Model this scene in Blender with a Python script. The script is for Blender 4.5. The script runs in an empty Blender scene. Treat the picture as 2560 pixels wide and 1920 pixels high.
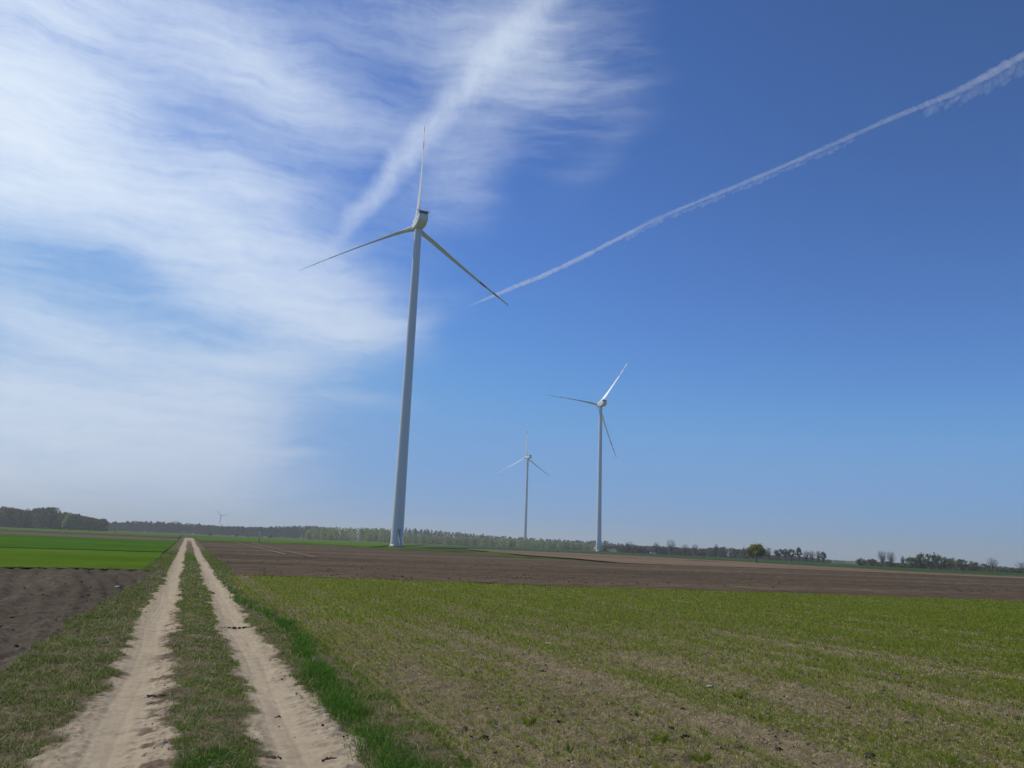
import bpy, math, random
import numpy as np

sc = bpy.context.scene
COL = sc.collection
R = math.radians

# ------------------------------------------------------------------ camera
EYE = 1.75
yaw, pitch, roll = R(21.99), R(12.095), R(2.29)
fw = np.array([math.sin(yaw)*math.cos(pitch), math.cos(yaw)*math.cos(pitch), math.sin(pitch)])
rt = np.array([math.cos(yaw), -math.sin(yaw), 0.0])
up = np.cross(rt, fw)
rt2 = rt*math.cos(roll) + up*math.sin(roll)
up2 = up*math.cos(roll) - rt*math.sin(roll)
cam = bpy.data.cameras.new('camera')
cam.sensor_width = 36.0
cam.lens = 36.0*1923.0/2560.0
cam.clip_start = 0.05
cam.clip_end = 120000.0
camo = bpy.data.objects.new('camera', cam)
COL.objects.link(camo)
from mathutils import Matrix, Vector
m = Matrix.Identity(4)
for i in range(3):
    m[i][0] = rt2[i]; m[i][1] = up2[i]; m[i][2] = -fw[i]
m[2][3] = EYE
camo.matrix_world = m
sc.camera = camo

# ------------------------------------------------------------------ exposure
sc.view_settings.view_transform = 'Standard'
sc.view_settings.look = 'None'
sc.view_settings.gamma = 1.0
sc.view_settings.use_curve_mapping = False
sc.view_settings.exposure = 0.0
sc.cycles.volume_bounces = 2
sc.cycles.use_denoising = True
sc.cycles.max_bounces = 6
sc.cycles.diffuse_bounces = 2
sc.cycles.transmission_bounces = 3
sc.cycles.transparent_max_bounces = 16

SUN_AZ, SUN_EL = -41.0, 49.0      # azimuth clockwise from +Y

# ------------------------------------------------------------------ node helpers
def N(nt, typ, **kw):
    n = nt.nodes.new(typ)
    for k, v in kw.items():
        setattr(n, k, v)
    return n
def put(nt, sock, v):
    if v is None: return
    if isinstance(v, bpy.types.NodeSocket): nt.links.new(v, sock)
    else: sock.default_value = v
def M(nt, op, a, b=None, c=None, clamp=False):
    n = N(nt, 'ShaderNodeMath', operation=op, use_clamp=clamp)
    put(nt, n.inputs[0], a); put(nt, n.inputs[1], b); put(nt, n.inputs[2], c)
    return n.outputs[0]
def VM(nt, op, a, b=None):
    n = N(nt, 'ShaderNodeVectorMath', operation=op)
    put(nt, n.inputs[0], a); put(nt, n.inputs[1], b)
    return n.outputs[1] if op in ('LENGTH', 'DOT_PRODUCT') else n.outputs[0]
def SM(nt, v, lo, hi, a=0.0, b=1.0, kind='SMOOTHSTEP'):
    n = N(nt, 'ShaderNodeMapRange', interpolation_type=kind)
    n.clamp = True
    put(nt, n.inputs[0], v)
    for i, q in zip((1, 2, 3, 4), (lo, hi, a, b)): put(nt, n.inputs[i], q)
    return n.outputs[0]
def MAP(nt, v, loc=(0, 0, 0), rot=0.0, scale=(1, 1, 1), typ='POINT'):
    n = N(nt, 'ShaderNodeMapping', vector_type=typ)
    put(nt, n.inputs[0], v)
    n.inputs[1].default_value = loc
    n.inputs[2].default_value = (0, 0, rot)
    n.inputs[3].default_value = scale
    return n.outputs[0]
def NOISE(nt, v, scale=1.0, detail=4.0, rough=0.55, dist=0.0, col=False):
    n = N(nt, 'ShaderNodeTexNoise')
    put(nt, n.inputs['Vector'], v)
    n.inputs['Scale'].default_value = scale
    n.inputs['Detail'].default_value = detail
    n.inputs['Roughness'].default_value = rough
    n.inputs['Distortion'].default_value = dist
    return n.outputs[1 if col else 0]
def MIX(nt, f, a, b):
    n = N(nt, 'ShaderNodeMix', data_type='RGBA')
    put(nt, n.inputs[0], f)
    for i, v in ((6, a), (7, b)):
        if isinstance(v, tuple) and len(v) == 3: v = v + (1.0,)
        put(nt, n.inputs[i], v)
    return n.outputs[2]

# ------------------------------------------------------------------ sky
world = bpy.data.worlds.new('World')
sc.world = world
world.use_nodes = True
nt = world.node_tree
nt.nodes.clear()
sky = N(nt, 'ShaderNodeTexSky', sky_type='NISHITA')
sky.sun_disc = False
sky.sun_elevation = R(SUN_EL)
sky.sun_rotation = R(SUN_AZ)
sky.altitude = 80.0
sky.air_density = 1.0
sky.dust_density = 0.15
sky.ozone_density = 2.6
# this day's air: deep, polarised blue away from the sun, levelling off towards the horizon
srgb = N(nt, 'ShaderNodeSeparateColor'); nt.links.new(sky.outputs[0], srgb.inputs[0])
crgb = N(nt, 'ShaderNodeCombineColor')
for i, (x0, A, pw, cap) in enumerate([(2.24, .84, 1.32, 1.65), (3.64, 2.78, 1.42, 1.27), (5.78, 7.9, 1.64, .92)]):
    tq = M(nt, 'POWER', M(nt, 'DIVIDE', srgb.outputs[i], x0), pw)
    tq = M(nt, 'SMOOTH_MIN', tq, cap, .5)
    put(nt, crgb.inputs[i], M(nt, 'MULTIPLY', tq, A))
skyc = crgb.outputs[0]
d = N(nt, 'ShaderNodeTexCoord').outputs['Generated']
sep = N(nt, 'ShaderNodeSeparateXYZ'); nt.links.new(d, sep.inputs[0])
azr = M(nt, 'ARCTAN2', sep.outputs[0], sep.outputs[1])
az = M(nt, 'MULTIPLY', azr, 57.29578)
el = M(nt, 'MULTIPLY', M(nt, 'ARCSINE', sep.outputs[2]), 57.29578)
comb = N(nt, 'ShaderNodeCombineXYZ')
put(nt, comb.inputs[0], az); put(nt, comb.inputs[1], el)
P0 = comb.outputs[0]                      # sky chart: degrees of azimuth, degrees of height
w = NOISE(nt, MAP(nt, P0, rot=R(16), scale=(.06, .17, 1)), 1.0, 4, .55, 0, True)
wv = VM(nt, 'MULTIPLY', VM(nt, 'SUBTRACT', w, (.5, .5, .5)), (7.0, 4.5, 0))
P = VM(nt, 'ADD', P0, wv)
BANKS = [(-13.2,29.2,9,9,-57,.75),(-13,23.9,8.4,5.2,-18,.5),(-19,24.8,12,13,2,.85),
 (.4,33,16,5,-10,.36),(12.8,36.3,14,4.2,-8,.34),(-4,33.3,8,4.6,2,.3),(6,30.4,13,3.2,-16,.3),
 (-7.5,22.5,11,4.2,-22,.62),(1.2,19.9,12,4.8,-28,.7),(8.8,17.2,8,4.2,-18,.68),(8.4,14.0,8.5,2.6,16,.66),
 (5.6,15.6,7.4,2.6,2,.4),(1.9,24.5,9.2,2.6,-16,.34),(-4.6,12,12,4.2,-10,.46),(-8,6.7,15,4.2,-4,.62),
 (-.6,8.7,8.2,3.6,27,.6),(-4.9,3.4,14,5,-3,.8),(1.1,4.9,6,4,42,.46),(-14,4.0,11,7.5,2,.7),
 (-11.5,13,7,2.4,-8,.36),(.3,16.6,7,2.6,-8,.36),(19.1,34.8,11,5.6,50,.34),(23,35.5,10,6.4,-18,.2),
 (27,33.2,7.6,2.2,-15,.2),(17.6,27.3,5,4.2,47,.3),(15,23.9,6.2,4,12,.2),(28.0,38.2,7.0,3.6,32,.10),
 (10.9,10.3,4.2,.9,-1,.24),(6.6,5.7,3,.8,12,.16),(28,28.4,5,1.6,42,.1),(15.5,16.9,4.2,1.6,22,.16),
 (-60,34,36,22,0,.4),(-6,16,22,17,-38,.22),(-9,27,17,12,-20,.16),(-6,5,19,9,0,.34),(4,22,14,5,-25,.25),(4,29,10,5.5,-16,.26),(1,9,9,5,30,.2),(6,9.5,8,3,22,.2),(3,5.5,8,2.5,8,.16)]
dens = None
for (a, e, sx, sy, t, wt) in BANKS:
    q = MAP(nt, P, (a, e, 0), R(t), (sx, sy, 1), 'TEXTURE')
    r = SM(nt, VM(nt, 'LENGTH', q), -.1, 1.25, wt, 0.0)
    dens = r if dens is None else M(nt, 'ADD', dens, r)
# the wide, old, spread-out vapour band that runs through the cirrus
q = MAP(nt, VM(nt, 'ADD', P0, VM(nt, 'MULTIPLY', VM(nt, 'SUBTRACT', NOISE(nt, P0, .45, 3, .5, 0, True), (.5, .5, .5)), (1.6, 1.6, 0))),
        (16.4, 31.6, 0), R(47.2), (1, 1, 1), 'TEXTURE')
s3 = N(nt, 'ShaderNodeSeparateXYZ'); nt.links.new(q, s3.inputs[0])
bow = M(nt, 'MULTIPLY', M(nt, 'MULTIPLY', s3.outputs[0], s3.outputs[0]), -.0055)
acr = M(nt, 'ABSOLUTE', M(nt, 'SUBTRACT', M(nt, 'SUBTRACT', s3.outputs[1], bow), .35))
wid = SM(nt, s3.outputs[0], -14, 14, .95, 1.9, 'LINEAR')
band = SM(nt, M(nt, 'DIVIDE', acr, wid), -.1, 1.2, 1.0, 0.0)
band = M(nt, 'MULTIPLY', band, SM(nt, s3.outputs[0], -16, -8))
# fibres
pw_ = VM(nt, 'ADD', P0, VM(nt, 'MULTIPLY', VM(nt, 'SUBTRACT', NOISE(nt, P0, .16, 3, .5, 0, True), (.5, .5, .5)), (2.6, 2.6, 0)))
n1 = NOISE(nt, MAP(nt, pw_, rot=R(15), scale=(.07, .33, 1)), 1.0, 10, .66, .25)
n2 = NOISE(nt, MAP(nt, pw_, (3, 9, 0), R(19), (.12, 1.35, 1)), 1.0, 8, .64, .1)
n3 = NOISE(nt, MAP(nt, P0, (8, 1, 0), R(24), (.10, .75, 1)), 1.0, 8, .62, .2)
nb = NOISE(nt, P0, 1.0, 8, .66, .25)
fib = M(nt, 'ADD', M(nt, 'MULTIPLY', n1, .52), M(nt, 'ADD', M(nt, 'MULTIPLY', n2, .34), M(nt, 'MULTIPLY', nb, .14)))
fib = SM(nt, fib, .35, .67, 0, 1, 'LINEAR')
edge = SM(nt, dens, .0, .75, 0, 1, 'LINEAR')
al = M(nt, 'MULTIPLY', dens, M(nt, 'ADD', M(nt, 'MULTIPLY', fib, 1.08), M(nt, 'MULTIPLY', edge, .42)))
# cross-grained streaks in the thin veil high up
veil = M(nt, 'MULTIPLY', SM(nt, VM(nt, 'LENGTH', MAP(nt, P0, (25, 33.5, 0), R(10), (11, 8, 1), 'TEXTURE')), .2, 1.0, 1, 0), SM(nt, n3, .42, .8, 0, .30))
al = M(nt, 'ADD', al, veil)
al = M(nt, 'ADD', al, M(nt, 'MULTIPLY', band, M(nt, 'ADD', SM(nt, nb, .25, .78, .24, .62, 'LINEAR'), .06)))
al = M(nt, 'SUBTRACT', 1.0, M(nt, 'POWER', 2.718, M(nt, 'MULTIPLY', al, -1.25)))
al = M(nt, 'MULTIPLY', al, .95, clamp=True)
sdir = (math.sin(R(SUN_AZ))*math.cos(R(SUN_EL)), math.cos(R(SUN_AZ))*math.cos(R(SUN_EL)), math.sin(R(SUN_EL)))
cs = VM(nt, 'DOT_PRODUCT', d, sdir)
cl = MIX(nt, SM(nt, cs, .35, .85), (5.2, 6.0, 7.7), (8.2, 9.2, 10.3))
skyc2 = MIX(nt, al, skyc, cl)
bg = N(nt, 'ShaderNodeBackground'); bg.inputs[1].default_value = .1
nt.links.new(skyc2, bg.inputs[0])
wo = N(nt, 'ShaderNodeOutputWorld'); nt.links.new(bg.outputs[0], wo.inputs[0])

# ------------------------------------------------------------------ sun
sl = bpy.data.lights.new('sun', 'SUN')
sl.energy = 3.6
sl.angle = R(.53)
sl.color = (1.0, .93, .81)
so = bpy.data.objects.new('sun', sl); COL.objects.link(so)
so.rotation_euler = Vector(sdir).to_track_quat('Z', 'Y').to_euler()
so.location = (0, 0, 300)

# ------------------------------------------------------------------ numpy noise and terrain
_rng = np.random.default_rng(7)
_tab = _rng.random((256, 256))
def vn(x, y):
    x = np.asarray(x, float); y = np.asarray(y, float)
    xi = np.floor(x).astype(int); yi = np.floor(y).astype(int)
    fx = x-xi; fy = y-yi
    fx = fx*fx*(3-2*fx); fy = fy*fy*(3-2*fy)
    a = _tab[xi & 255, yi & 255]; b = _tab[(xi+1) & 255, yi & 255]
    c = _tab[xi & 255, (yi+1) & 255]; e = _tab[(xi+1) & 255, (yi+1) & 255]
    return (a*(1-fx)+b*fx)*(1-fy)+(c*(1-fx)+e*fx)*fy
def fbm(x, y, o=4, lac=2.07, gain=.5):
    s = 0; a = 1; t = 0
    for i in range(o):
        s = s+a*vn(x*lac**i+17.3*i, y*lac**i+5.1*i); t += a; a *= gain
    return s/t
def sstep(a, b, x):
    t = np.clip((x-a)/(b-a), 0, 1); return t*t*(3-2*t)
def hz(x, y):
    x = np.asarray(x, float); y = np.asarray(y, float)
    r = np.hypot(x, y); az = np.degrees(np.arctan2(x, y))
    t = np.minimum(np.maximum(r-60, 0), 1500)
    z = .0045*t*t/(t+25)*np.interp(az, [-180, 28, 37, 41, 48, 56, 75, 180], [1, 1, .75, .5, .2, -.1, -.1, 1])
    z = z + .38*np.exp(-(((x-64.6)/16)**2+((y-257)/26)**2))
    return z
def at(azd, D): return D*math.sin(R(azd)), D*math.cos(R(azd))

# ------------------------------------------------------------------ mesh helpers
def mesh(name, V, quads=None, tris=None, attrs=None, smooth=True, mats=None, mi=None):
    V = np.asarray(V, np.float32)
    me = bpy.data.meshes.new(name)
    me.vertices.add(len(V)); me.vertices.foreach_set('co', V.ravel())
    idx, st, n = [], [], 0
    for F, k in ((quads, 4), (tris, 3)):
        if F is None or len(F) == 0: continue
        F = np.asarray(F, np.int32)
        idx.append(F.ravel()); st.append(n+np.arange(len(F))*k); n += F.size
    idx = np.concatenate(idx); st = np.concatenate(st)
    me.loops.add(n); me.loops.foreach_set('vertex_index', idx.astype(np.int32))
    me.polygons.add(len(st)); me.polygons.foreach_set('loop_start', st.astype(np.int32))
    me.polygons.foreach_set('use_smooth', np.full(len(st), smooth))
    if mi is not None: me.polygons.foreach_set('material_index', np.asarray(mi, np.int32))
    for k, a in (attrs or {}).items():
        t = me.attributes.new(k, 'FLOAT', 'POINT'); t.data.foreach_set('value', np.asarray(a, np.float32).ravel())
    for q in (mats or []): me.materials.append(q)
    me.update(calc_edges=True); me.validate()
    return me
def link(name, me, parent=None, **props):
    o = bpy.data.objects.new(name, me); COL.objects.link(o)
    if parent is not None: o.parent = parent
    for k, v in props.items(): o[k] = v
    return o
def empty(name, loc, label, cat, group=None, rz=0.0):
    o = bpy.data.objects.new(name, None); COL.objects.link(o)
    o.location = loc; o.rotation_euler = (0, 0, rz); o.empty_display_size = .5
    o['label'] = label; o['category'] = cat
    if group: o['group'] = group
    return o
def gridfaces(nr, nc, wrap=False):
    i = np.arange(nr-1)[:, None]; j = np.arange(nc if wrap else nc-1)[None, :]
    j2 = (j+1) % nc
    return np.stack([i*nc+j, i*nc+j2, (i+1)*nc+j2, (i+1)*nc+j], -1).reshape(-1, 4)
class Geo:
    """collects vertices, quads and triangles for one mesh"""
    def __init__(s): s.V, s.Q, s.T, s.n, s.A = [], [], [], 0, []
    def add(s, V, Q=None, T=None, a=0.0):
        V = np.asarray(V, float)
        if Q is not None and len(Q): s.Q.append(np.asarray(Q)+s.n)
        if T is not None and len(T): s.T.append(np.asarray(T)+s.n)
        s.V.append(V); s.A.append(np.broadcast_to(np.asarray(a, float), (len(V),))); s.n += len(V)
    def tube(s, pts, rad, k=8, cap=True, a=0.0):
        pts = np.asarray(pts, float); rad = np.broadcast_to(np.asarray(rad, float), (len(pts),))
        tg = np.gradient(pts, axis=0) if len(pts) > 2 else np.repeat((pts[-1:]-pts[:1]), len(pts), 0)
        tg /= np.linalg.norm(tg, axis=1, keepdims=True)
        ref = np.array([0, 0, 1.0]) if abs(tg[0][2]) < .9 else np.array([1.0, 0, 0])
        s1 = np.cross(tg, ref); s1 /= np.linalg.norm(s1, axis=1, keepdims=True); s2 = np.cross(s1, tg)
        th = np.arange(k)*2*np.pi/k
        V = (pts[:, None]+rad[:, None, None]*(np.cos(th)[None, :, None]*s1[:, None]+np.sin(th)[None, :, None]*s2[:, None])).reshape(-1, 3)
        Q = gridfaces(len(pts), k, True)[:, ::-1]; T = []
        if cap:
            V = np.vstack([V, pts[:1], pts[-1:]]); b = len(V)-2
            for j in range(k):
                T.append((b, j, (j+1) % k)); o = (len(pts)-1)*k; T.append((b+1, o+(j+1) % k, o+j))
        s.add(V, Q, T, a)
    def box(s, c, size, rz=0.0, a=0.0, bev=0.0):
        c = np.asarray(c, float); h = np.asarray(size, float)/2
        V = np.array([(x, y, z) for z in (-1, 1) for x, y in ((-1, -1), (1, -1), (1, 1), (-1, 1))], float)*h
        cz, sz = math.cos(rz), math.sin(rz)
        V = np.stack([V[:, 0]*cz-V[:, 1]*sz, V[:, 0]*sz+V[:, 1]*cz, V[:, 2]], 1)+c
        s.add(V, [(0, 3, 2, 1), (4, 5, 6, 7), (0, 1, 5, 4), (1, 2, 6, 5), (2, 3, 7, 6), (3, 0, 4, 7)], None, a)
    def make(s, name, mats, smooth=True, attr='tint'):
        return mesh(name, np.vstack(s.V), np.vstack(s.Q) if s.Q else None, np.vstack(s.T) if s.T else None,
                    {attr: np.concatenate(s.A)}, smooth, mats)

# ------------------------------------------------------------------ materials
def new_mat(name):
    mt = bpy.data.materials.new(name); mt.use_nodes = True
    nt = mt.node_tree; nt.nodes.clear()
    out = N(nt, 'ShaderNodeOutputMaterial')
    return mt, nt, out
def principled(nt, out, col, rough=.9, bump=None, bs=.3, bd=.05, spec=.2):
    p = N(nt, 'ShaderNodeBsdfPrincipled')
    if isinstance(col, tuple) and len(col) == 3: col = col+(1.0,)
    put(nt, p.inputs['Base Color'], col); put(nt, p.inputs['Roughness'], rough)
    p.inputs['Specular IOR Level'].default_value = spec
    if bump is not None:
        b = N(nt, 'ShaderNodeBump'); b.inputs['Strength'].default_value = bs; b.inputs['Distance'].default_value = bd
        nt.links.new(bump, b.inputs['Height']); nt.links.new(b.outputs[0], p.inputs['Normal'])
    nt.links.new(p.outputs[0], out.inputs[0])
    return p
def pos(nt): return N(nt, 'ShaderNodeNewGeometry').outputs['Position']
def attr(nt, name): return N(nt, 'ShaderNodeAttribute', attribute_name=name).outputs['Fac']

def mat_plain(name, col, rough=.6, var=.12, scale=1.5, spec=.3, metal=0.0):
    mt, nt, out = new_mat(name)
    n = NOISE(nt, N(nt, 'ShaderNodeTexCoord').outputs['Object'], scale, 5, .6)
    c = MIX(nt, n, tuple(x*(1-var) for x in col), tuple(min(1, x*(1+var)) for x in col))
    p = principled(nt, out, c, rough, spec=spec); p.inputs['Metallic'].default_value = metal
    return mt
def mat_leaf(name, lo, hi, trans=.35, attrn='tint'):
    mt, nt, out = new_mat(name)
    c = MIX(nt, attr(nt, attrn), lo, hi)
    a = N(nt, 'ShaderNodeBsdfDiffuse'); b = N(nt, 'ShaderNodeBsdfTranslucent'); mx = N(nt, 'ShaderNodeMixShader')
    nt.links.new(c, a.inputs[0]); nt.links.new(c, b.inputs[0]); mx.inputs[0].default_value = trans
    nt.links.new(a.outputs[0], mx.inputs[1]); nt.links.new(b.outputs[0], mx.inputs[2]); nt.links.new(mx.outputs[0], out.inputs[0])
    return mt
def mat_field(name, cols, s1=(.05, .05), s2=.9, s3=9.0, rough=.95, bs=.5, bd=.05, rows=None, patch=.5):
    """cols: dark, mid, light; s1 scale of large patches along x and y, s2 of middling, s3 of fine grain"""
    mt, nt, out = new_mat(name)
    p = pos(nt)
    a = NOISE(nt, MAP(nt, p, scale=(s1[0], s1[1], 1)), 1.0, 4, .55, .3)
    b = NOISE(nt, p, s2, 5, .62)
    c = NOISE(nt, p, s3, 4, .65)
    f = M(nt, 'ADD', M(nt, 'MULTIPLY', M(nt, 'SUBTRACT', a, .5), patch*2.2), M(nt, 'ADD', M(nt, 'MULTIPLY', M(nt, 'SUBTRACT', b, .5), .9), M(nt, 'MULTIPLY', M(nt, 'SUBTRACT', c, .5), .9)))
    if rows:
        wv = N(nt, 'ShaderNodeTexWave', wave_type='BANDS', bands_direction='X'); put(nt, wv.inputs['Vector'], MAP(nt, p, rot=R(rows[1])))
        wv.inputs['Scale'].default_value = rows[0]; wv.inputs['Distortion'].default_value = 2.5; wv.inputs['Detail'].default_value = 3
        f = M(nt, 'ADD', f, M(nt, 'MULTIPLY', M(nt, 'SUBTRACT', wv.outputs['Fac'], .5), rows[2]))
    k = SM(nt, M(nt, 'ADD', f, .5), .0, 1.0, 0, 1, 'LINEAR')
    col = MIX(nt, SM(nt, k, .5, 1.0, 0, 1, 'LINEAR'), MIX(nt, SM(nt, k, 0, .5, 0, 1, 'LINEAR'), cols[0], cols[1]), cols[2])
    principled(nt, out, col, rough, M(nt, 'ADD', b, c), bs, bd, 0.0)
    return mt

MT = {}
MT['meadow'] = mat_field('meadow', ((.035, .06, .014), (.06, .095, .02), (.11, .12, .045)), (.012, .02), .25, 2.2)
MT['plough_r'] = mat_field('ploughed_earth', ((.055, .041, .029), (.098, .075, .053), (.165, .128, .09)), (.012, .07), .35, 3.0, bd=.10, bs=.7, rows=(.22, 84, .3), patch=.75)
MT['plough_l'] = mat_field('dark_ploughed_earth', ((.052, .043, .032), (.09, .075, .056), (.165, .138, .105)), (.5, .05), 2.2, 16.0, bd=.03)
MT['light_soil'] = mat_field('pale_earth', ((.125, .09, .06), (.17, .124, .084), (.22, .165, .115)), (.02, .02), .3, 4.0)
MT['strip_soil'] = mat_field('grey_earth', ((.08, .065, .05), (.115, .094, .072), (.16, .132, .10)), (.02, .05), .4, 4.0)
MT['young_green'] = mat_field('young_cereal', ((.045, .095, .008), (.075, .14, .012), (.115, .175, .025)), (.05, .09), .5, 7.0)
MT['deep_green'] = mat_field('deep_cereal', ((.032, .085, .008), (.052, .122, .012), (.085, .155, .02)), (.03, .05), .4, 6.0)
MT['bright_green'] = mat_field('bright_cereal', ((.05, .10, .010), (.075, .14, .014), (.10, .165, .03)), (.02, .03), .3, 4.0)
MT['far_green'] = mat_field('far_cereal', ((.05, .085, .018), (.075, .115, .025), (.11, .14, .05)), (.01, .02), .2, 3.0)
MT['dull_green'] = mat_field('dull_cereal', ((.022, .05, .018), (.035, .075, .024), (.06, .095, .035)), (.01, .02), .2, 3.0)

# soil under the sprouting crop
mt, nt, out = new_mat('crop_soil'); MT['crop_soil'] = mt
p = pos(nt)
b = NOISE(nt, p, 3.5, 6, .65); c = NOISE(nt, p, 38, 4, .7); a = NOISE(nt, MAP(nt, p, scale=(.55, .07, 1)), 1, 3, .5)
f = M(nt, 'ADD', M(nt, 'MULTIPLY', a, .35), M(nt, 'ADD', M(nt, 'MULTIPLY', b, .35), M(nt, 'MULTIPLY', c, .5)))
col = MIX(nt, SM(nt, f, .42, .8, 0, 1, 'LINEAR'), (.085, .068, .040), (.29, .235, .15))
col = MIX(nt, SM(nt, c, .62, .72), col, (.46, .39, .27))
spk = NOISE(nt, p, 62, 3, .6)
col = MIX(nt, SM(nt, spk, .60, .68), col, (.065, .05, .034))
principled(nt, out, col, .95, M(nt, 'ADD', b, M(nt, 'MULTIPLY', c, .4)), .7, .03, 0.0)

# track: attribute 'sand' 0..1, 'damp' darker patches of turned earth
mt, nt, out = new_mat('track_sand'); MT['track'] = mt
p = pos(nt)
b = NOISE(nt, p, 5, 6, .6); c = NOISE(nt, p, 55, 4, .7)
lng = NOISE(nt, MAP(nt, p, scale=(9, .35, 1)), 1, 4, .55)
sand = MIX(nt, SM(nt, M(nt, 'ADD', M(nt, 'MULTIPLY', b, .4), M(nt, 'ADD', M(nt, 'MULTIPLY', lng, .35), M(nt, 'MULTIPLY', c, .3))), .3, .75, 0, 1, 'LINEAR'), (.28, .225, .15), (.50, .42, .30))
earth = MIX(nt, SM(nt, M(nt, 'ADD', M(nt, 'MULTIPLY', b, .5), M(nt, 'MULTIPLY', c, .5)), .3, .7, 0, 1, 'LINEAR'), (.06, .052, .03), (.22, .175, .115))
col = MIX(nt, attr(nt, 'sand'), earth, sand)
col = MIX(nt, attr(nt, 'damp'), col, (.10, .072, .052))
principled(nt, out, col, .95, M(nt, 'ADD', b, M(nt, 'MULTIPLY', c, .5)), .6, .02, 0.0)

MT['crop_leaf'] = mat_leaf('crop_leaf', (.14, .205, .016), (.34, .395, .062), .5)
MT['lush_leaf'] = mat_leaf('lush_grass_leaf', (.05, .13, .018), (.15, .29, .045), .5)
MT['verge_leaf'] = mat_leaf('verge_grass_leaf', (.10, .15, .028), (.31, .33, .12), .5)
MT['mid_leaf'] = mat_leaf('track_grass_leaf', (.085, .16, .022), (.27, .32, .085), .5)
MT['straw'] = mat_leaf('dry_straw', (.20, .155, .085), (.60, .50, .32), .25)
MT['clod'] = mat_plain('clod_earth', (.06, .05, .042), .95, .5, 9, .1)
MT['crumb'] = mat_plain('crumb_earth', (.13, .10, .07), .95, .6, 11, .05)
MT['dung'] = mat_plain('dung_earth', (.075, .055, .036), .95, .5, 14, .1)
MT['stone'] = mat_plain('field_stone', (.34, .31, .25), .8, .3, 6, .3)
MT['white_paint'] = mat_plain('tower_paint', (.68, .69, .69), .30, .04, .15, .5)
MT['gelcoat'] = mat_plain('nacelle_gelcoat', (.70, .70, .66), .42, .04, .3, .45)
MT['dark_panel'] = mat_plain('radiator_dark', (.022, .026, .04), .5, .2, 2, .4)
MT['steel'] = mat_plain('galvanised_steel', (.45, .46, .47), .45, .1, 4, .5, .6)
MT['concrete'] = mat_plain('concrete', (.20, .19, .17), .9, .2, 1.2, .2)
MT['door_grey'] = mat_plain('door_paint', (.30, .33, .37), .5, .1, 2, .4)
MT['bark'] = mat_plain('bark', (.07, .058, .047), .9, .35, 3, .1)
MT['pale_bark'] = mat_plain('pale_bark', (.42, .40, .30), .9, .25, 2, .1)
MT['twig'] = mat_leaf('bare_twig', (.085, .075, .066), (.16, .14, .115), .1)
MT['willow_leaf'] = mat_leaf('pollard_leaf', (.08, .09, .04), (.17, .17, .08), .35)
MT['lone_leaf'] = mat_leaf('maple_leaf', (.11, .16, .014), (.36, .36, .03), .5)
MT['bush_leaf'] = mat_leaf('bush_leaf', (.07, .085, .035), (.24, .245, .11), .4)
MT['pale_bush'] = mat_leaf('pale_bush_leaf', (.05, .07, .03), (.11, .12, .06), .3)
MT['wood_decid'] = mat_leaf('spring_wood_leaf', (.05, .06, .028), (.16, .165, .065), .4)
MT['wood_pine'] = mat_leaf('pine_needles', (.014, .022, .013), (.045, .055, .028), .15)
MT['wood_birch'] = mat_leaf('young_birch_leaf', (.15, .18, .055), (.36, .40, .14), .5)
MT['thicket'] = mat_leaf('thicket_leaf', (.11, .105, .075), (.20, .19, .13), .35)
MT['car_paint'] = mat_plain('white_car_paint', (.8, .8, .8), .25, .02, 1, .5)
MT['glass'] = mat_plain('dark_glass', (.02, .025, .03), .1, .05, 1, .6)
MT['tyre'] = mat_plain('tyre_rubber', (.02, .02, .02), .8, .2, 4, .3)
MT['post_white'] = mat_plain('post_white', (.75, .75, .72), .6, .08, 2, .3)
MT['post_dark'] = mat_plain('post_dark', (.06, .055, .05), .8, .2, 3, .2)

# blade paint: white with two red bands near the tip (distance along the blade is its local Z)
mt, nt, out = new_mat('blade_paint'); MT['blade'] = mt
s3 = N(nt, 'ShaderNodeSeparateXYZ'); nt.links.new(N(nt, 'ShaderNodeTexCoord').outputs['Object'], s3.inputs[0])
t = s3.outputs[2]
def between(a, b): return M(nt, 'MULTIPLY', M(nt, 'GREATER_THAN', t, a), M(nt, 'LESS_THAN', t, b))
bands = M(nt, 'ADD', between(31.2, 34.4), between(37.8, 40.4), clamp=True)
principled(nt, out, MIX(nt, bands, (.66, .66, .63), (.40, .13, .09)), .4, spec=.4)

# ------------------------------------------------------------------ ground sheet and fields
def radial_ground():
    rr = np.concatenate([[0.0], np.geomspace(2, 9000, 150)]); na = 240
    th = np.arange(na)*2*np.pi/na
    x = (rr[:, None]*np.sin(th)); y = (rr[:, None]*np.cos(th))
    z = hz(x, y)-(.12+.0004*np.minimum(rr, 2000))[:, None]
    return mesh('ground', np.stack([x, y, z], -1).reshape(-1, 3), gridfaces(len(rr), na, True), mats=[MT['meadow']])
link('ground', radial_ground(), kind='structure')

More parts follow.
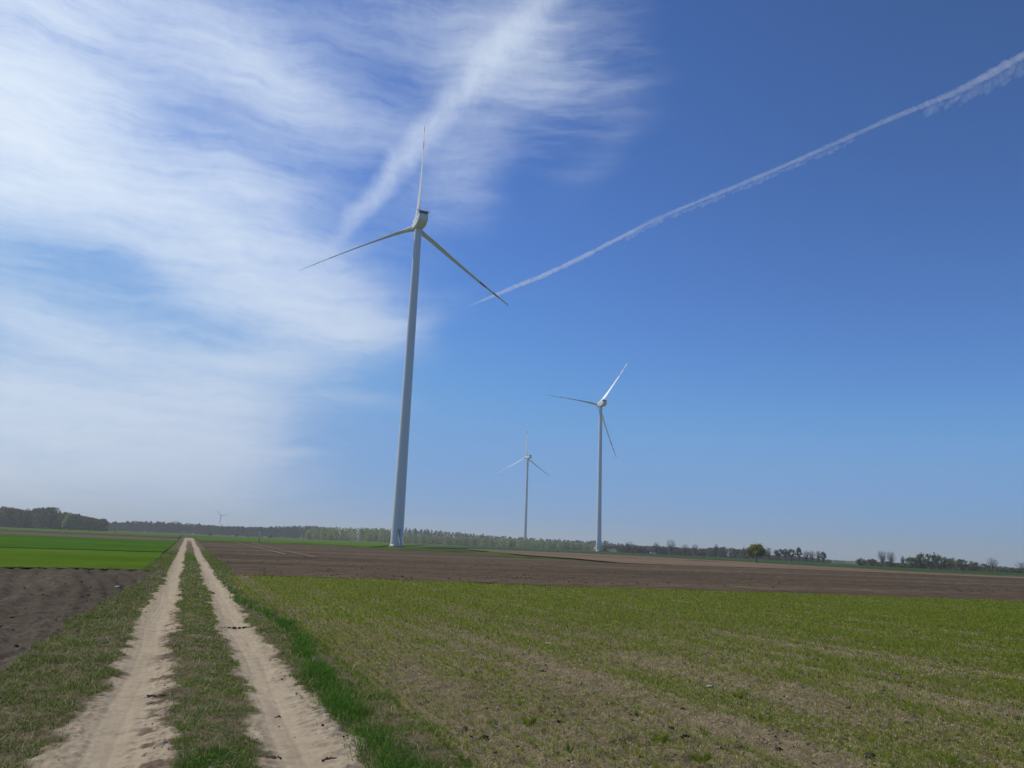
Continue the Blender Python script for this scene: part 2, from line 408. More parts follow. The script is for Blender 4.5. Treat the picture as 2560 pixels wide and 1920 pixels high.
def resample(poly, ts):
    p = np.asarray(poly, float); s = np.concatenate([[0], np.cumsum(np.linalg.norm(np.diff(p, axis=0), axis=1))]); s /= s[-1]
    return np.stack([np.interp(ts, s, p[:, 0]), np.interp(ts, s, p[:, 1])], -1)
def ruled(name, near, far, n, mth, mat, dz=.0, rough=0.0, ragged=0.0, geo=True):
    ts = np.linspace(0, 1, n); A = resample(near, ts); B = resample(far, ts)
    if ragged:
        k = np.arange(n)*1.0
        B = B+(fbm(k*.09, k*0+3.3, 3)-.5)[:, None]*ragged*np.array([.3, 1.0]); A = A+(fbm(k*.11, k*0+9.3, 3)-.5)[:, None]*ragged*np.array([.2, .6])
    s = np.linspace(0, 1, mth)
    if geo: s = s**1.6
    Pt = A[None]*(1-s)[:, None, None]+B[None]*s[:, None, None]
    z = hz(Pt[..., 0], Pt[..., 1])+dz
    if rough: z = z+(fbm(Pt[..., 0]*.9, Pt[..., 1]*.9, 4)-.5)*rough
    V = np.dstack([Pt, z]).reshape(-1, 3)
    return link(name, mesh(name, V, gridfaces(mth, n), mats=[mat]), kind='structure')

# left of the track
ruled('light_green_field', [(-80, 40.2), (-20, 41.6), (-8, 42.0), (-4.7, 43.4), (-1.6, 42.6)], [(-120, 79), (-15.3, 82.2), (-9.3, 84.4), (-4.1, 84.2), (-2.0, 85)], 160, 60, MT['young_green'], .03, .05, 1.3)
ruled('dark_green_field', [(-120, 79.3), (-15.3, 82.5), (-9.3, 84.7), (-4.1, 84.5), (-2.0, 85.3)], [(-220, 192), (-38.3, 202.6), (-19.3, 196), (-2.0, 203)], 120, 60, MT['deep_green'], .07, .05, 2.2)
ruled('grey_soil_field', [(-220, 192.3), (-38.3, 202.9), (-19.3, 196.3), (-2.0, 203.3)], [(-330, 300), (-61, 318), (-30, 305), (-9, 298), (-3, 297)], 120, 40, MT['strip_soil'], .0, .06, 1.5)
ruled('far_green_field', [(-330, 301), (-61, 319), (-30, 306), (-9, 299), (-3, 298)], [(-330, 640), (-126, 655), (-60, 740), (-21, 690), (-4, 690)], 100, 40, MT['far_green'], .12, .05, 3.0)
# right of the track
ruled('ploughed_field', [(2.2, 39.9), (4.4, 40.0), (11.1, 38.5), (17.4, 36.2), (29.6, 33.8), (42.9, 29.8), (75, 19), (110, 6)],
      [(2.6, 212), (10, 225), (18.9, 231), (33.1, 215), (46.2, 176.5), (61.5, 167.5), (57.1, 130), (62, 109.7), (74.2, 106), (98.6, 112.5), (120.3, 110.5), (151.7, 104.8), (260, 80)], 420, 150, MT['plough_r'], .02, .10, 2.0)
ruled('pale_soil_field', [(92.9, 266), (79, 199.6), (73, 164.5), (72, 141), (65.5, 111.2), (74.2, 106.6), (98.6, 113), (120.3, 111), (151.7, 105.4), (230, 90)],
      [(107, 307), (122.4, 309), (137, 308.7), (152.6, 287.9), (170, 281), (168, 240), (175, 216), (172, 175), (166, 138), (250, 112)], 160, 50, MT['light_soil'], .05, .06, 1.5)
ruled('bright_green_field', [(2.6, 217), (9, 228), (18.5, 236), (33.1, 221), (47, 226), (55, 240)], [(2.6, 380), (30, 480), (64, 610), (130, 700), (175, 700), (180, 620)], 120, 50, MT['bright_green'], .06, .05, 1.5)
ruled('dull_green_field', [(72, 268), (107, 309), (152.6, 290), (171, 283), (169, 242), (176, 218), (174, 177), (168, 140), (252, 114)],
      [(230, 640), (300, 690), (410, 640), (440, 520), (430, 470), (420, 400), (410, 350), (400, 275), (430, 220)], 140, 60, MT['dull_green'], .08, .08, 2.0)

# ploughed field beside the track on the left
def left_plough():
    ys = np.concatenate([np.arange(2, 12, .05), np.geomspace(12, 43.4, 330)])
    u = np.linspace(0, 1, 330); n = len(ys)
    W = 5+1.3*ys
    edge = vergeL(ys)+.12
    x = edge[:, None]-(u[None, :]**1.25)*W[:, None]
    y = np.repeat(ys[:, None], len(u), 1)
    y = np.minimum(y, 43.6+.0*x)
    f = np.sin((x+.10*y+1.4*fbm(x*.3, y*.08, 2))*2*np.pi/.62)*.034*(fbm(x*.4, y*.12, 2)*1.6)
    z = hz(x, y)-.03+f+(fbm(x*2.2, y*2.2, 3)-.5)*.10+np.clip(fbm(x*7, y*7, 4, 2.1, .6)-.5, 0, 1)*.27
    return mesh('left_ploughed_field', np.dstack([x, y, z]).reshape(-1, 3), gridfaces(n, len(u))[:, ::-1], mats=[MT['plough_l']])

# --- track cross-section (metres from the line the camera stands on)
def vergeL(y): return -1.84+.75*sstep(16, 42, y)-.15*sstep(12, 5, y)+(fbm(y*.5, y*0+2, 3)-.5)*.45
def vergeR(y): return 2.25-.5*sstep(15, 30, y)*(1-sstep(40, 41, y))+(fbm(y*.4, y*0+41, 3)-.5)*.4
def band(x, a, b, s): return sstep(a-s, a+s, x)*(1-sstep(b-s, b+s, x))
def sand_mask(x, y):
    n = (fbm(x*3.1, y*1.9, 4)-.5); n2 = (fbm(x*.9+9, y*.35, 3)-.5)
    nn = n*.42+n2*.34+(fbm(x*9, y*7, 3)-.5)*.16
    near = sstep(13, 6, y)
    l = band(x+nn, -.74-.10*near, -.06+.06*near, .09); r = band(x+nn, .80-.05*near, 1.47+.10*near, .09)
    far = sstep(150, 260, y)
    m = np.maximum(np.maximum(l, r), far*band(x, -.9, 1.7, .2))
    return np.clip(m, 0, 1)
def track_z(x, y, fine=True):
    s = sand_mask(x, y)
    d1 = np.exp(-((x+.40)/.27)**2); d2 = np.exp(-((x-1.10)/.27)**2)
    z = -.055*(d1+d2)+.03*np.exp(-((x-.38)/.3)**2)
    z = z+(fbm(x*1.3, y*1.1, 3)-.5)*.05
    if fine:
        ph = y+.18*x+.35*fbm(x*1.2, y*.8, 2)
        tread = np.sin(ph*2*np.pi/.155)
        zone = band(x+(fbm(x*2, y*1.2, 2)-.5)*.3, 1.22, 1.62, .06)*(.55+.9*fbm(x*.8, y*.6, 2))+band(x+(fbm(x*2+4, y*1.2, 2)-.5)*.4, -.30, .02, .08)*.55+band(x, -.82, -.55, .1)*.4
        z = z+np.where(tread > .2, tread, tread*.35)*.026*zone*np.clip(fbm(x*2.5+3, y*2.2, 3)*2.6-.75, 0, 1)
        rough = .35+.65*(1-np.clip(d1+d2, 0, 1))
        side = .15+.85*np.clip(1-1.15*(d1+d2), 0, 1)
        z = z+np.clip(fbm(x*6.5, y*9, 5, 2.1, .62)-.5, -.16, 1)*.085*side*s+np.clip(np.abs(fbm(x*13+7, y*19, 3)-.5)*2-.12, 0, 1)*.05*side*s+np.clip(fbm(x*30+7, y*33, 3)-.52, 0, 1)*.05*(.3+side)*s+(fbm(x*17, y*17, 3)-.5)*.03*(1-s)
        for c in (-.52, -.33, .98, 1.16):
            z = z-.007*np.exp(-((x-c-.05*np.sin(y*.6))/.018)**2)
    return z
def damp_mask(x, y):
    n = fbm(x*2.3+31, y*2.9+7, 4)
    side = band(x, -.22, .18, .12)+.6*band(x, .62, .86, .08)+.35*band(x, 1.45, 1.75, .1)+.25*band(x, -1.0, -.7, .1)
    fine_ = fbm(x*7+3, y*9, 4)
    return np.clip((sstep(.55, .66, n)*side*.8+.75*sstep(.60, .68, fine_)*(side+.12))*sstep(26, 12, y), 0, .85)
def build_track():
    ys = np.concatenate([np.arange(2, 11, .022), np.geomspace(11, 60, 640), np.geomspace(60.3, 305, 260)])
    u = np.linspace(0, 1, 210)
    a = vergeL(ys)-.05; b = vergeR(ys)+.05
    a = np.where(ys > 44, np.minimum(a, -1.7), a)
    x = a[:, None]+(b-a)[:, None]*u[None]; y = np.repeat(ys[:, None], len(u), 1)
    fade = sstep(90, 40, y)
    z = hz(x, y)+track_z(x, y)*fade+.01+.10*sstep(60, 120, y)
    return mesh('dirt_track', np.dstack([x, y, z]).reshape(-1, 3), gridfaces(len(ys), len(u)),
                attrs={'sand': sand_mask(x, y), 'damp': damp_mask(x, y)}, mats=[MT['track']])
link('left_ploughed_field', left_plough(), kind='structure')
link('dirt_track', build_track(), kind='structure')

# --- crop field soil
def crop_edge(x): return np.interp(x, [0, 4.4, 11.1, 17.4, 29.6, 42.9, 75, 110], [39.9, 40.0, 38.5, 36.2, 33.8, 29.8, 19, 6])
def crop_soil_z(x, y):
    return -.012+(fbm(x*1.1, y*1.1, 3)-.5)*.05+np.clip(fbm(x*7, y*7, 4)-.5, -.1, 1)*.11+np.sin(x*2*np.pi/.125)*.004
def build_crop_soil():
    s = np.linspace(0, 1, 620); u = np.linspace(0, 1, 560)**1.3
    y0 = 2.0*(40/2.0)**s
    x = 2.2+(6+1.9*y0)[:, None]*u[None]
    e = crop_edge(x)+.35
    y = np.where(e > 2.5, 2.0*(np.maximum(e, 2.5)/2.0)**s[:, None], 2+.5*s[:, None])
    x = np.where(u[None] == 0, vergeR(y)-.1, x)
    z = hz(x, y)+crop_soil_z(x, y)
    return mesh('crop_field', np.dstack([x, y, z]).reshape(-1, 3), gridfaces(len(s), len(u)), mats=[MT['crop_soil']])
link('crop_field', build_crop_soil(), kind='structure')

# ------------------------------------------------------------------ grass blades
def blades(name, x, y, z, h, wd, lean, mat, tint, seed, heading=None, **props):
    """each blade is a bent two-piece leaf: quad and tip triangle"""
    g = np.random.default_rng(seed); n = len(x)
    a = g.random(n)*2*np.pi if heading is None else heading
    ca, sa = np.cos(a), np.sin(a)
    f = g.random(n)*2*np.pi; wx, wy = np.cos(f)*wd/2, np.sin(f)*wd/2
    l = lean*h
    B = np.stack([x, y, z], -1); W = np.stack([wx, wy, 0*wx], -1)
    mid = B+np.stack([ca*l*.35, sa*l*.35, h*.6], -1); tip = B+np.stack([ca*l, sa*l, h*(1-.25*lean)], -1)
    V = np.stack([B-W, B+W, mid+W*.8, mid-W*.8, tip], 1).reshape(-1, 3)
    k = np.arange(n)[:, None]*5
    me = mesh(name, V, k+np.array([[0, 1, 2, 3]]), k+np.array([[3, 2, 4]]), {'tint': np.repeat(tint, 5)}, True, [mat])
    return link(name, me, **props)
def scatter_y(g, n, y0, y1, power=1.0):
    """random distances, density falling off as y**-power per metre of depth"""
    t = g.random(n)
    if abs(power-1) < 1e-6: return y0*(y1/y0)**t
    k = 1-power
    return (y0**k+t*(y1**k-y0**k))**(1/k)
def wpx(d, lo): return np.maximum(lo, d/769*.55)

# crop in drilled rows running with the track
g = np.random.default_rng(11)
n = 920000
y = scatter_y(g, n, 3.0, 44, .55)
x = 1.6+g.random(n)*(3.6+1.75*y)
x = np.round(x/.125)*.125+g.normal(size=n)*.014
patch = fbm(x*.6, y*.07, 3); p2 = fbm(x*1.6+5, y*.9, 3)
stripe = fbm(np.round(x/.125)*.37, y*.03, 2)
dist = np.hypot(x, y)
keep = g.random(n) < np.clip((patch-.42)*.65+(p2-.5)*.8+(stripe-.5)*1.4+.44+.30*sstep(11, 30, dist)-.12*sstep(4, 12, x)*sstep(26, 12, dist)-.18*band(x-2.3-.02*y, .1, 2.6, .5)*sstep(24, 8, y), .05, 1)
keep &= (y < crop_edge(x)-.05+(fbm(x*1.3, x*0+4, 3)-.45)*.9) & (x > vergeR(y)-.08)
x, y, dist, p2 = x[keep], y[keep], dist[keep], p2[keep]
n = len(x)
h = (.035+.06*g.random(n)**1.3+.02*p2)*(.8+.3*sstep(9, 20, dist))
tint = np.clip(g.normal(.5, .25, n), 0, 1)
blades('sprouting_crop', x, y, hz(x, y)+crop_soil_z(x, y)-.006, h, wpx(dist, .0042)*.92, .3+.8*g.random(n), MT['crop_leaf'], tint, 12,
       kind='stuff', label='thin rows of sprouting green cereal on the sandy soil right of the track', category='crop')
# straw and stubble bits on the crop soil
n = 300000
y = scatter_y(g, n, 3.0, 38, .6); x = 2.2+g.random(n)*(3+1.75*y)
k = (y < crop_edge(x)-.1) & (g.random(n) < .25+fbm(x*.7+3, y*.3, 3)); x, y = x[k], y[k]; n = len(x)
dist = np.hypot(x, y)
blades('straw_litter', x, y, hz(x, y)+crop_soil_z(x, y)+.006, .010+.028*g.random(n)**2, wpx(dist, .005)*1.15, 2.2*np.ones(n), MT['straw'], g.random(n), 13,
       kind='stuff', label='pale bits of dry straw scattered between the crop seedlings', category='straw')

# lush strip
n = 60000
y = scatter_y(g, n, 2.5, 32, .8); c = vergeR(y)-.28-.20*sstep(14, 6, y)+.10*np.sin(y*.5)
x = c+g.normal(size=n)*.12*np.clip(1.2-y/34, .3, 1.2)
dens = np.clip(1.1-y/24, .02, 1)*.75*np.clip(3.2*(fbm(x*1.5, y*.9, 3)-.22), .2, 1)
k = g.random(n) < dens; x, y = x[k], y[k]; n = len(x); dist = np.hypot(x, y)
h = (.05+.13*g.random(n)**1.4)*(.4+1.1*fbm(x*1.8, y*1.4, 3))
blades('lush_grass', x, y, hz(x, y)+track_z(x, y)-.01, h, wpx(dist, .0055), .35+.7*g.random(n), MT['lush_leaf'], np.clip(g.normal(.45, .28, n), 0, 1), 14,
       kind='stuff', label='strip of lush dark green grass along the right edge of the sandy track', category='grass')
# left verge, centre strip, right verge
def strip(name, n, y0, y1, xa, xb, mat, hlo, hhi, seed, label, straw=.0, thr=.55, cover=1.0, power=.8):
    g = np.random.default_rng(seed)
    y = scatter_y(g, n, y0, y1, power); a, b = xa(y), xb(y)
    x = a+(b-a)*g.random(n)
    s = sand_mask(x, y)
    cl = fbm(x*4.6+seed, y*4.2, 3)
    k = (s < thr*(.2+g.random(n))) & (g.random(n) < cover*np.clip(.25+1.5*(fbm(x*1.9+seed, y*1.5, 4)-.22), .08, 1)*np.clip(2.6*(cl-.16), .30, 1))
    cl = cl[k]
    x, y = x[k], y[k]; n = len(x); dist = np.hypot(x, y)
    h = (hlo+(hhi-hlo)*g.random(n)**2)*(.45+.8*fbm(x*1.1, y*.9+seed, 3))*(.55+1.0*cl)
    t = np.clip(g.normal(.42, .27, n)+.6*(fbm(x*.8, y*.5+3*seed, 2)-.5)+.7*(fbm(x*3.1+9, y*2.6, 2)-.5), 0, 1)
    blades(name, x, y, hz(x, y)+track_z(x, y)*sstep(90, 40, y)-.008, h, wpx(dist, .0045), .4+.9*g.random(n), mat, t, seed, kind='stuff', label=label, category='grass')
    m = int(n*straw)
    if m:
        i = g.choice(n, m, replace=False); xs, ys = x[i], y[i]
        return np.stack([xs, ys], 1)
    return np.zeros((0, 2))
dry = []
dry.append(strip('verge_grass', 420000, 2.5, 46, lambda y: vergeL(y)-.12, lambda y: -.62+0*y, MT['verge_leaf'], .025, .09, 21, 'rough dull green verge grass between the left rut and the dark ploughed field', .05))
dry.append(strip('centre_grass', 400000, 2.5, 60, lambda y: -.2+0*y, lambda y: 1.0+0*y, MT['mid_leaf'], .025, .07, 22, 'short green grass ridge between the two sandy wheel ruts', .04, power=1.0))
dry.append(strip('edge_grass', 320000, 2.5, 46, lambda y: 1.35+0*y, lambda y: vergeR(y)+.15, MT['mid_leaf'], .02, .07, 23, 'thin grass between the right rut and the sprouting crop', .03))
n = 30000
y = scatter_y(g, n, 2.5, 9.5, .6); x = .36+g.normal(size=n)*.17
k = (sand_mask(x, y) < .4) & (g.random(n) < np.clip(2.4*(fbm(x*2.4+5, y*1.6, 3)-.3), .05, 1)*sstep(9.5, 6, y)); x, y = x[k], y[k]; n = len(x)
blades('clover_grass', x, y, hz(x, y)+track_z(x, y)-.008, .03+.06*g.random(n), wpx(np.hypot(x, y), .006), .5+.8*g.random(n), MT['lush_leaf'], np.clip(g.normal(.3, .25, n), 0, 1), 29,
       kind='stuff', label='patches of darker lush grass on the near end of the ridge between the ruts', category='grass')
# far verges beyond the first fields, seen along the track
far = strip('far_verge_grass', 80000, 44, 200, lambda y: -1.9+0*y, lambda y: -.75+0*y, MT['verge_leaf'], .05, .16, 24, 'low grass along the left side of the track farther out', 0, power=1.0)
far = strip('far_ridge_grass', 110000, 58, 190, lambda y: 0*y-.02, lambda y: .8+0*y, MT['mid_leaf'], .04, .10, 25, 'grass ridge between the ruts farther along the track', 0, power=1.0)
far = strip('far_edge_grass', 80000, 44, 215, lambda y: 1.5+0*y, lambda y: 2.45+0*y, MT['verge_leaf'], .05, .16, 26, 'low grass along the right side of the track farther out', 0, power=1.0)
D_ = np.vstack(dry); x, y = D_[:, 0], D_[:, 1]; n = len(x)
blades('dry_stalks', x, y, hz(x, y)+track_z(x, y)-.005, .03+.13*g.random(n)**2, wpx(np.hypot(x, y), .004)*.9, .6+1.2*g.random(n), MT['straw'], g.random(n), 27,
       kind='stuff', label='dry pale grass stalks mixed into the track verges', category='grass')
# ragged grass along the edge where the ploughed land meets the light green field
n = 14000
x = -1.3-g.random(n)**1.3*60; y = np.interp(x, [-80, -20, -8, -4.7, -1.6], [40.2, 41.6, 42.0, 43.4, 42.6])+g.normal(size=n)*.18+.2
k = g.random(n) < .2+1.2*sstep(.45, .7, fbm(x*.5, x*0+3, 3)); x, y = x[k], y[k]; n = len(x)
blades('field_edge_grass', x, y, hz(x, y), .08+.25*g.random(n)*sstep(.5, .75, fbm(x*.35, x*0+8, 2)), np.full(n, .03), .5+.5*g.random(n), MT['verge_leaf'], g.random(n), 28,
       kind='stuff', label='ragged grass tufts along the near edge of the light green field', category='grass')

# small crumbs of earth (far too many to count)
def lump(g, r, flat=.6, seg=(7, 5), jag=.35):
    th = np.linspace(0, np.pi, seg[1]); ph = np.arange(seg[0])*2*np.pi/seg[0]
    rad = r*(1+jag*(g.random((seg[1], seg[0]))-.5)*2)
    rad[0] = rad[0].mean(); rad[-1] = rad[-1].mean()
    V = np.stack([rad*np.sin(th)[:, None]*np.cos(ph)[None], rad*np.sin(th)[:, None]*np.sin(ph)[None], rad*np.cos(th)[:, None]*flat+0*ph[None]], -1).reshape(-1, 3)
    return V, gridfaces(seg[1], seg[0], True)[:, ::-1]
def crumbs(name, xs, ys, zs, rs, mat, seed, **props):
    g = np.random.default_rng(seed); G = Geo()
    for x, y, z, r in zip(xs, ys, zs, rs):
        V, Q = lump(g, r, .7, (5, 4), .4); G.add(V+np.array([x, y, z]), Q)
    return link(name, G.make(name, [mat], False), **props)
n = 9000
y = scatter_y(g, n, 4, 38, .6); x = 2.3+g.random(n)*(3+1.7*y); k = y < crop_edge(x)-.1; x, y = x[k], y[k]
crumbs('earth_crumbs', x, y, hz(x, y)+crop_soil_z(x, y)+.005, .004+.020*g.random(len(x))**5+.0003*y, MT['crumb'], 31, kind='stuff', label='small crumbs of earth strewn through the sprouting crop', category='soil')
n = 900
y = scatter_y(g, n, 6, 42, .8); x = vergeL(y)-.1-g.random(n)**1.4*(3+1.1*y)
crumbs('plough_crumbs', x, y, hz(x, y)-.02, .012+.035*g.random(n)**3+.0004*y, MT['plough_l'], 32, kind='stuff', label='crumbs of turned earth on the dark ploughed land left of the track', category='soil')
n = 2600
y = scatter_y(g, n, 4.5, 26, .9); x = np.where(g.random(n) < .45, 1.42+g.normal(size=n)*.17, np.where(g.random(n) < .6, -.08+g.normal(size=n)*.13, np.where(g.random(n) < .5, .72+g.normal(size=n)*.1, -.78+g.normal(size=n)*.13)))
crumbs('track_crumbs', x, y, hz(x, y)+track_z(x, y)+.002, .003+.013*g.random(n)**4+.0002*y, MT['dung'], 33, kind='stuff', label='crumbs of sand and earth along the rut edges', category='soil')

n = 2600
y = 40+(g.random(n)**1.6)*90; x = 2.6+g.random(n)*(6+1.35*y); k = (y > crop_edge(x)+.3) & (y < 95-.1*x+20*fbm(x*.05, x*0)); x, y = x[k], y[k]
y = y
crumbs('field_lumps', x, y, hz(x, y)+.02, .02+.045*g.random(len(x))**4+.00025*y, MT['plough_r'], 34, kind='stuff', label='lumps of turned earth on the wide brown ploughed field', category='soil')
# ------------------------------------------------------------------ clods, stones, weeds: things one could pick up
def ground_z(x, y):
    if x > vergeR(np.array([y]))[0]: return float(hz(x, y)+crop_soil_z(np.array([x]), np.array([y]))[0])
    if x < vergeL(np.array([y]))[0]: return float(hz(x, y))
    return float(hz(x, y)+track_z(np.array([x]), np.array([y]))[0])
CL = [(12.38,22.39,.07),(13.17,23.41,.05),(11.61,16.95,.09),(8.93,15.41,.06),(6.78,13.22,.045),(5.14,11.05,.05),(4.7,11.15,.045),(3.8,10.8,.06),(4.05,8.31,.045),
 (2.81,7.3,.05),(4.23,7.89,.04),(4.99,6.51,.05),(4.72,6.79,.045),(4.81,7.16,.04),(5.59,8.1,.04),(6.36,10.74,.04),(6.85,10.19,.035),(3.83,7.82,.03),(17.45,18.48,.09),(19.75,18.53,.07),
 (15.08,15.03,.07),(10.58,10.56,.06),(9.17,10.13,.05),(9.28,9.77,.055),(10.86,9.77,.07),(9.41,8.69,.05),(10.49,7.99,.05),(7.79,6.9,.06),(13.55,10.82,.06),(5.07,6.41,.06),(5.45,6.32,.05),(6.07,5.81,.07),(7.8,7.75,.04),(6.83,7.28,.035),(5.81,6.07,.04)]
g = np.random.default_rng(41)
clod_me = []
for i in range(7):
    G = Geo()
    for k in range(3):
        V, Q = lump(g, .75 if k == 0 else .42, .62, (9, 7), .3)
        off = np.array([0, 0, .25]) if k == 0 else np.append(g.normal(size=2)*.75, .12)
        G.add(V+off, Q)
    clod_me.append(G.make('soil_clod', [MT['clod']], False))
for i, (x, y, r) in enumerate(CL):
    o = link('soil_clod', clod_me[i % 7], label='dark lump of earth lying among the sprouting crop', category='soil clod', group='dark clods in the crop field')
    o.location = (x, y, ground_z(x, y)); o.scale = (r*1.0, r*.82, r*.72); o.rotation_euler = (0, 0, float(g.random()*6.28))
ST = [(6.67,14.09,.055,'pale rounded stone on the bare patch of the crop field'),(6.84,9.27,.045,'broad flat pale stone in the near crop rows'),(13.9,13.03,.05,'small pale stone far out in the crop near the right'),(-1.95,29.16,.09,'flat whitish stone at the edge of the dark ploughed land')]
for x, y, r, lb in ST:
    V, Q = lump(g, 1.0, .55, (12, 8), .12)
    o = link('field_stone', mesh('field_stone', V+np.array([0, 0, .3]), Q, mats=[MT['stone']]), label=lb, category='stone', group='stones on the fields')
    o.location = (x, y, ground_z(x, y)); o.scale = (r*1.4, r, r*.7); o.rotation_euler = (0, 0, float(g.random()*3))
def weed(x, y, r, h, nb, lab, mat, seed, nm='weed_clump', cat='weed', grp='weed clumps in the crop'):
    g = np.random.default_rng(seed)
    a = g.random(nb)*6.283; q = r*.4*g.random(nb)**.5
    o = blades(nm, q*np.cos(a), q*np.sin(a), -.01+0*q, h*(.5+.6*g.random(nb)), np.full(nb, max(.005, r*.045)), (r/h)*(.3+.7*g.random(nb)), mat, np.clip(g.normal(.25, .2, nb), 0, 1), seed, heading=a,
               label=lab, category=cat, group=grp)
    o.location = (x, y, ground_z(x, y)); return o
WD = [(3.08,7.77,.10,.09,'dark leafy weed clump on bare soil close to the lush strip'),(4.8,8.44,.11,.08,'dark ragged weed in the middle of the near crop'),(3.39,6.64,.06,.10,'small upright weed on the bare foreground soil'),
 (9.39,6.67,.16,.14,'large dark weed clump at the right edge of the crop field'),(8.83,7.81,.07,.08,'small dark weed left of the large edge clump'),(2.13,10.15,.16,.15,'dark bushy weed growing in the lush strip beside the track')]
for i, (x, y, r, h, lb) in enumerate(WD): weed(x, y, r, h, 46, lb, MT['lush_leaf'], 50+i)
for i, (x, y) in enumerate([(4.45,6.82),(4.44,6.15),(3.49,7.79),(6.16,7.34),(6.61,5.46),(6.75,8.54)]):
    weed(x, y, .13, .105, 110, 'tall bright green tuft standing above the thin crop rows', MT['crop_leaf'], 70+i, 'crop_tuft', 'grass tuft', 'bright tufts in the crop')
DG = [(.98,17.15,.06,'row of dark dung lumps lying across the right wheel rut',7,.10),(1.06,8.72,.025,'two dark lumps of earth in the right rut',2,.035),(1.30,6.95,.024,'dark broken clods at the right side of the right rut',4,.035),(.86,7.08,.032,'big crumbling earth clod beside the centre grass',3,.05),(-.12,9.9,.028,'dark turned earth clods between left rut and centre grass',5,.04)]
for x, y, r, lb, k, sp in DG:
    G = Geo()
    for q in range(k):
        V, Q = lump(g, r*(.6+.6*g.random()), .6, (8, 6), .35); G.add(V+np.array([(q-(k-1)/2)*sp, g.normal()*.02, r*.25]), Q)
    o = link('earth_lumps', G.make('earth_lumps', [MT['dung']], False), label=lb, category='earth lumps'); o.location = (x, y, ground_z(x, y))

# grass bank in front of the nearest turbine
bk = resample([(20, 236), (33, 219), (46, 178.5), (61.2, 169), (59, 148), (57.6, 132)], np.linspace(0, 1, 160))
tg = np.gradient(bk, axis=0); tg /= np.linalg.norm(tg, axis=1, keepdims=True); nr = np.stack([-tg[:, 1], tg[:, 0]], 1)
offs = np.array([-2.2, -.7, -.3, 0, .6, 1.6, 3.2]); hh = np.array([-.15, .10, .45, .55, .52, .3, -.15])
k = np.arange(160)*1.0
X = bk[:, None]+nr[:, None]*offs[None, :, None]*np.sign(1)
var = (.30+.9*fbm(k*.08, k*0+2, 3)*sstep(0, 20, k))*(1-.8*sstep(140, 159, k))
Z = hz(X[..., 0], X[..., 1])+hh[None]*var[:, None]
link('grass_bank', mesh('grass_bank', np.dstack([X, Z]).reshape(-1, 3), gridfaces(160, 7), mats=[MT['meadow']]), kind='structure')

MT['pale_track'] = mat_field('pale_track_soil', ((.16, .125, .09), (.22, .17, .125), (.28, .22, .16)))
# pale wheel marks across the ploughed field
for pts in ([(11.2, 206.6), (11.25, 144.7), (10.7, 105.1), (10.4, 92)], [(16.4, 241.7-14), (13.3, 137.5), (12.7, 94.1), (12.5, 84)]):
    c = resample(pts, np.linspace(0, 1, 60)); off = np.array([-.28, .28]); q = np.arange(60)
    X = np.stack([c[:, 0][:, None]+off[None]*(.4+.9*fbm(q*.3, q*0+1, 2))[:, None], np.repeat(c[:, 1:], 2, 1)], -1)
    link('wheel_mark', mesh('wheel_mark', np.dstack([X, hz(X[..., 0], X[..., 1])+.075]).reshape(-1, 3), gridfaces(60, 2), mats=[MT['pale_track']]), kind='structure')
# pale sandy line at the far field edge on the right
c = resample([(163, 168), (168, 140), (190, 131), (225, 121)], np.linspace(0, 1, 50)); q = np.arange(50)
X = np.stack([c+np.array([0, 0]), c+np.array([.5, 1.0])*(.4+1.6*fbm(q*.25, q*0+5, 3))[:, None]*1.4], 1)
link('sandy_path', mesh('sandy_path', np.dstack([X, hz(X[..., 0], X[..., 1])+.16]).reshape(-1, 3), gridfaces(50, 2), mats=[mat_field('pale_sand', ((.34, .28, .2), (.42, .35, .26), (.48, .4, .3)))]), kind='structure')

# ------------------------------------------------------------------ wind turbines
HUB, BL = 115.0, 45.9
def smooth_tower():
    zz = np.concatenate([[0, .35, .36], np.linspace(.6, HUB-1.9, 60)]); k = 48
    rad = np.interp(zz, [0, 40, HUB], [2.12, 1.72, 1.28])
    rad[:2] = 2.16
    for s in (26, 54, 84):
        rad = rad+.035*np.exp(-((zz-s)/.5)**2)
    th = np.arange(k)*2*np.pi/k
    V = np.stack([rad[:, None]*np.cos(th), rad[:, None]*np.sin(th), zz[:, None]+0*th], -1).reshape(-1, 3)
    return mesh('tower', V, gridfaces(len(zz), k, True), mats=[MT['white_paint']])
def rrect(w, z0, z1, r, k=6):
    """rounded rectangle section, width w, from z0 to z1"""
    pts = []
    for cx, cz, a0 in ((w/2-r, z1-r, 0), (-w/2+r, z1-r, 90), (-w/2+r, z0+r, 180), (w/2-r, z0+r, 270)):
        for i in range(k):
            a = R(a0+90*i/(k-1)); pts.append((cx+r*math.cos(a), cz+r*math.sin(a)))
    return np.array(pts)
def loft(G, secs):
    ys = [s[0] for s in secs]; P2 = [s[1] for s in secs]; k = len(P2[0])
    V = np.vstack([np.stack([p[:, 0], np.full(k, y), p[:, 1]], 1) for y, p in zip(ys, P2)])
    c0 = np.array([[P2[0][:, 0].mean(), ys[0], P2[0][:, 1].mean()]]); c1 = np.array([[P2[-1][:, 0].mean(), ys[-1], P2[-1][:, 1].mean()]])
    b = len(V); T = []
    for j in range(k):
        T.append((b, j, (j+1) % k)); o = (len(ys)-1)*k; T.append((b+1, o+(j+1) % k, o+j))
    G.add(np.vstack([V, c0, c1]), gridfaces(len(ys), k, True)[:, ::-1], T)
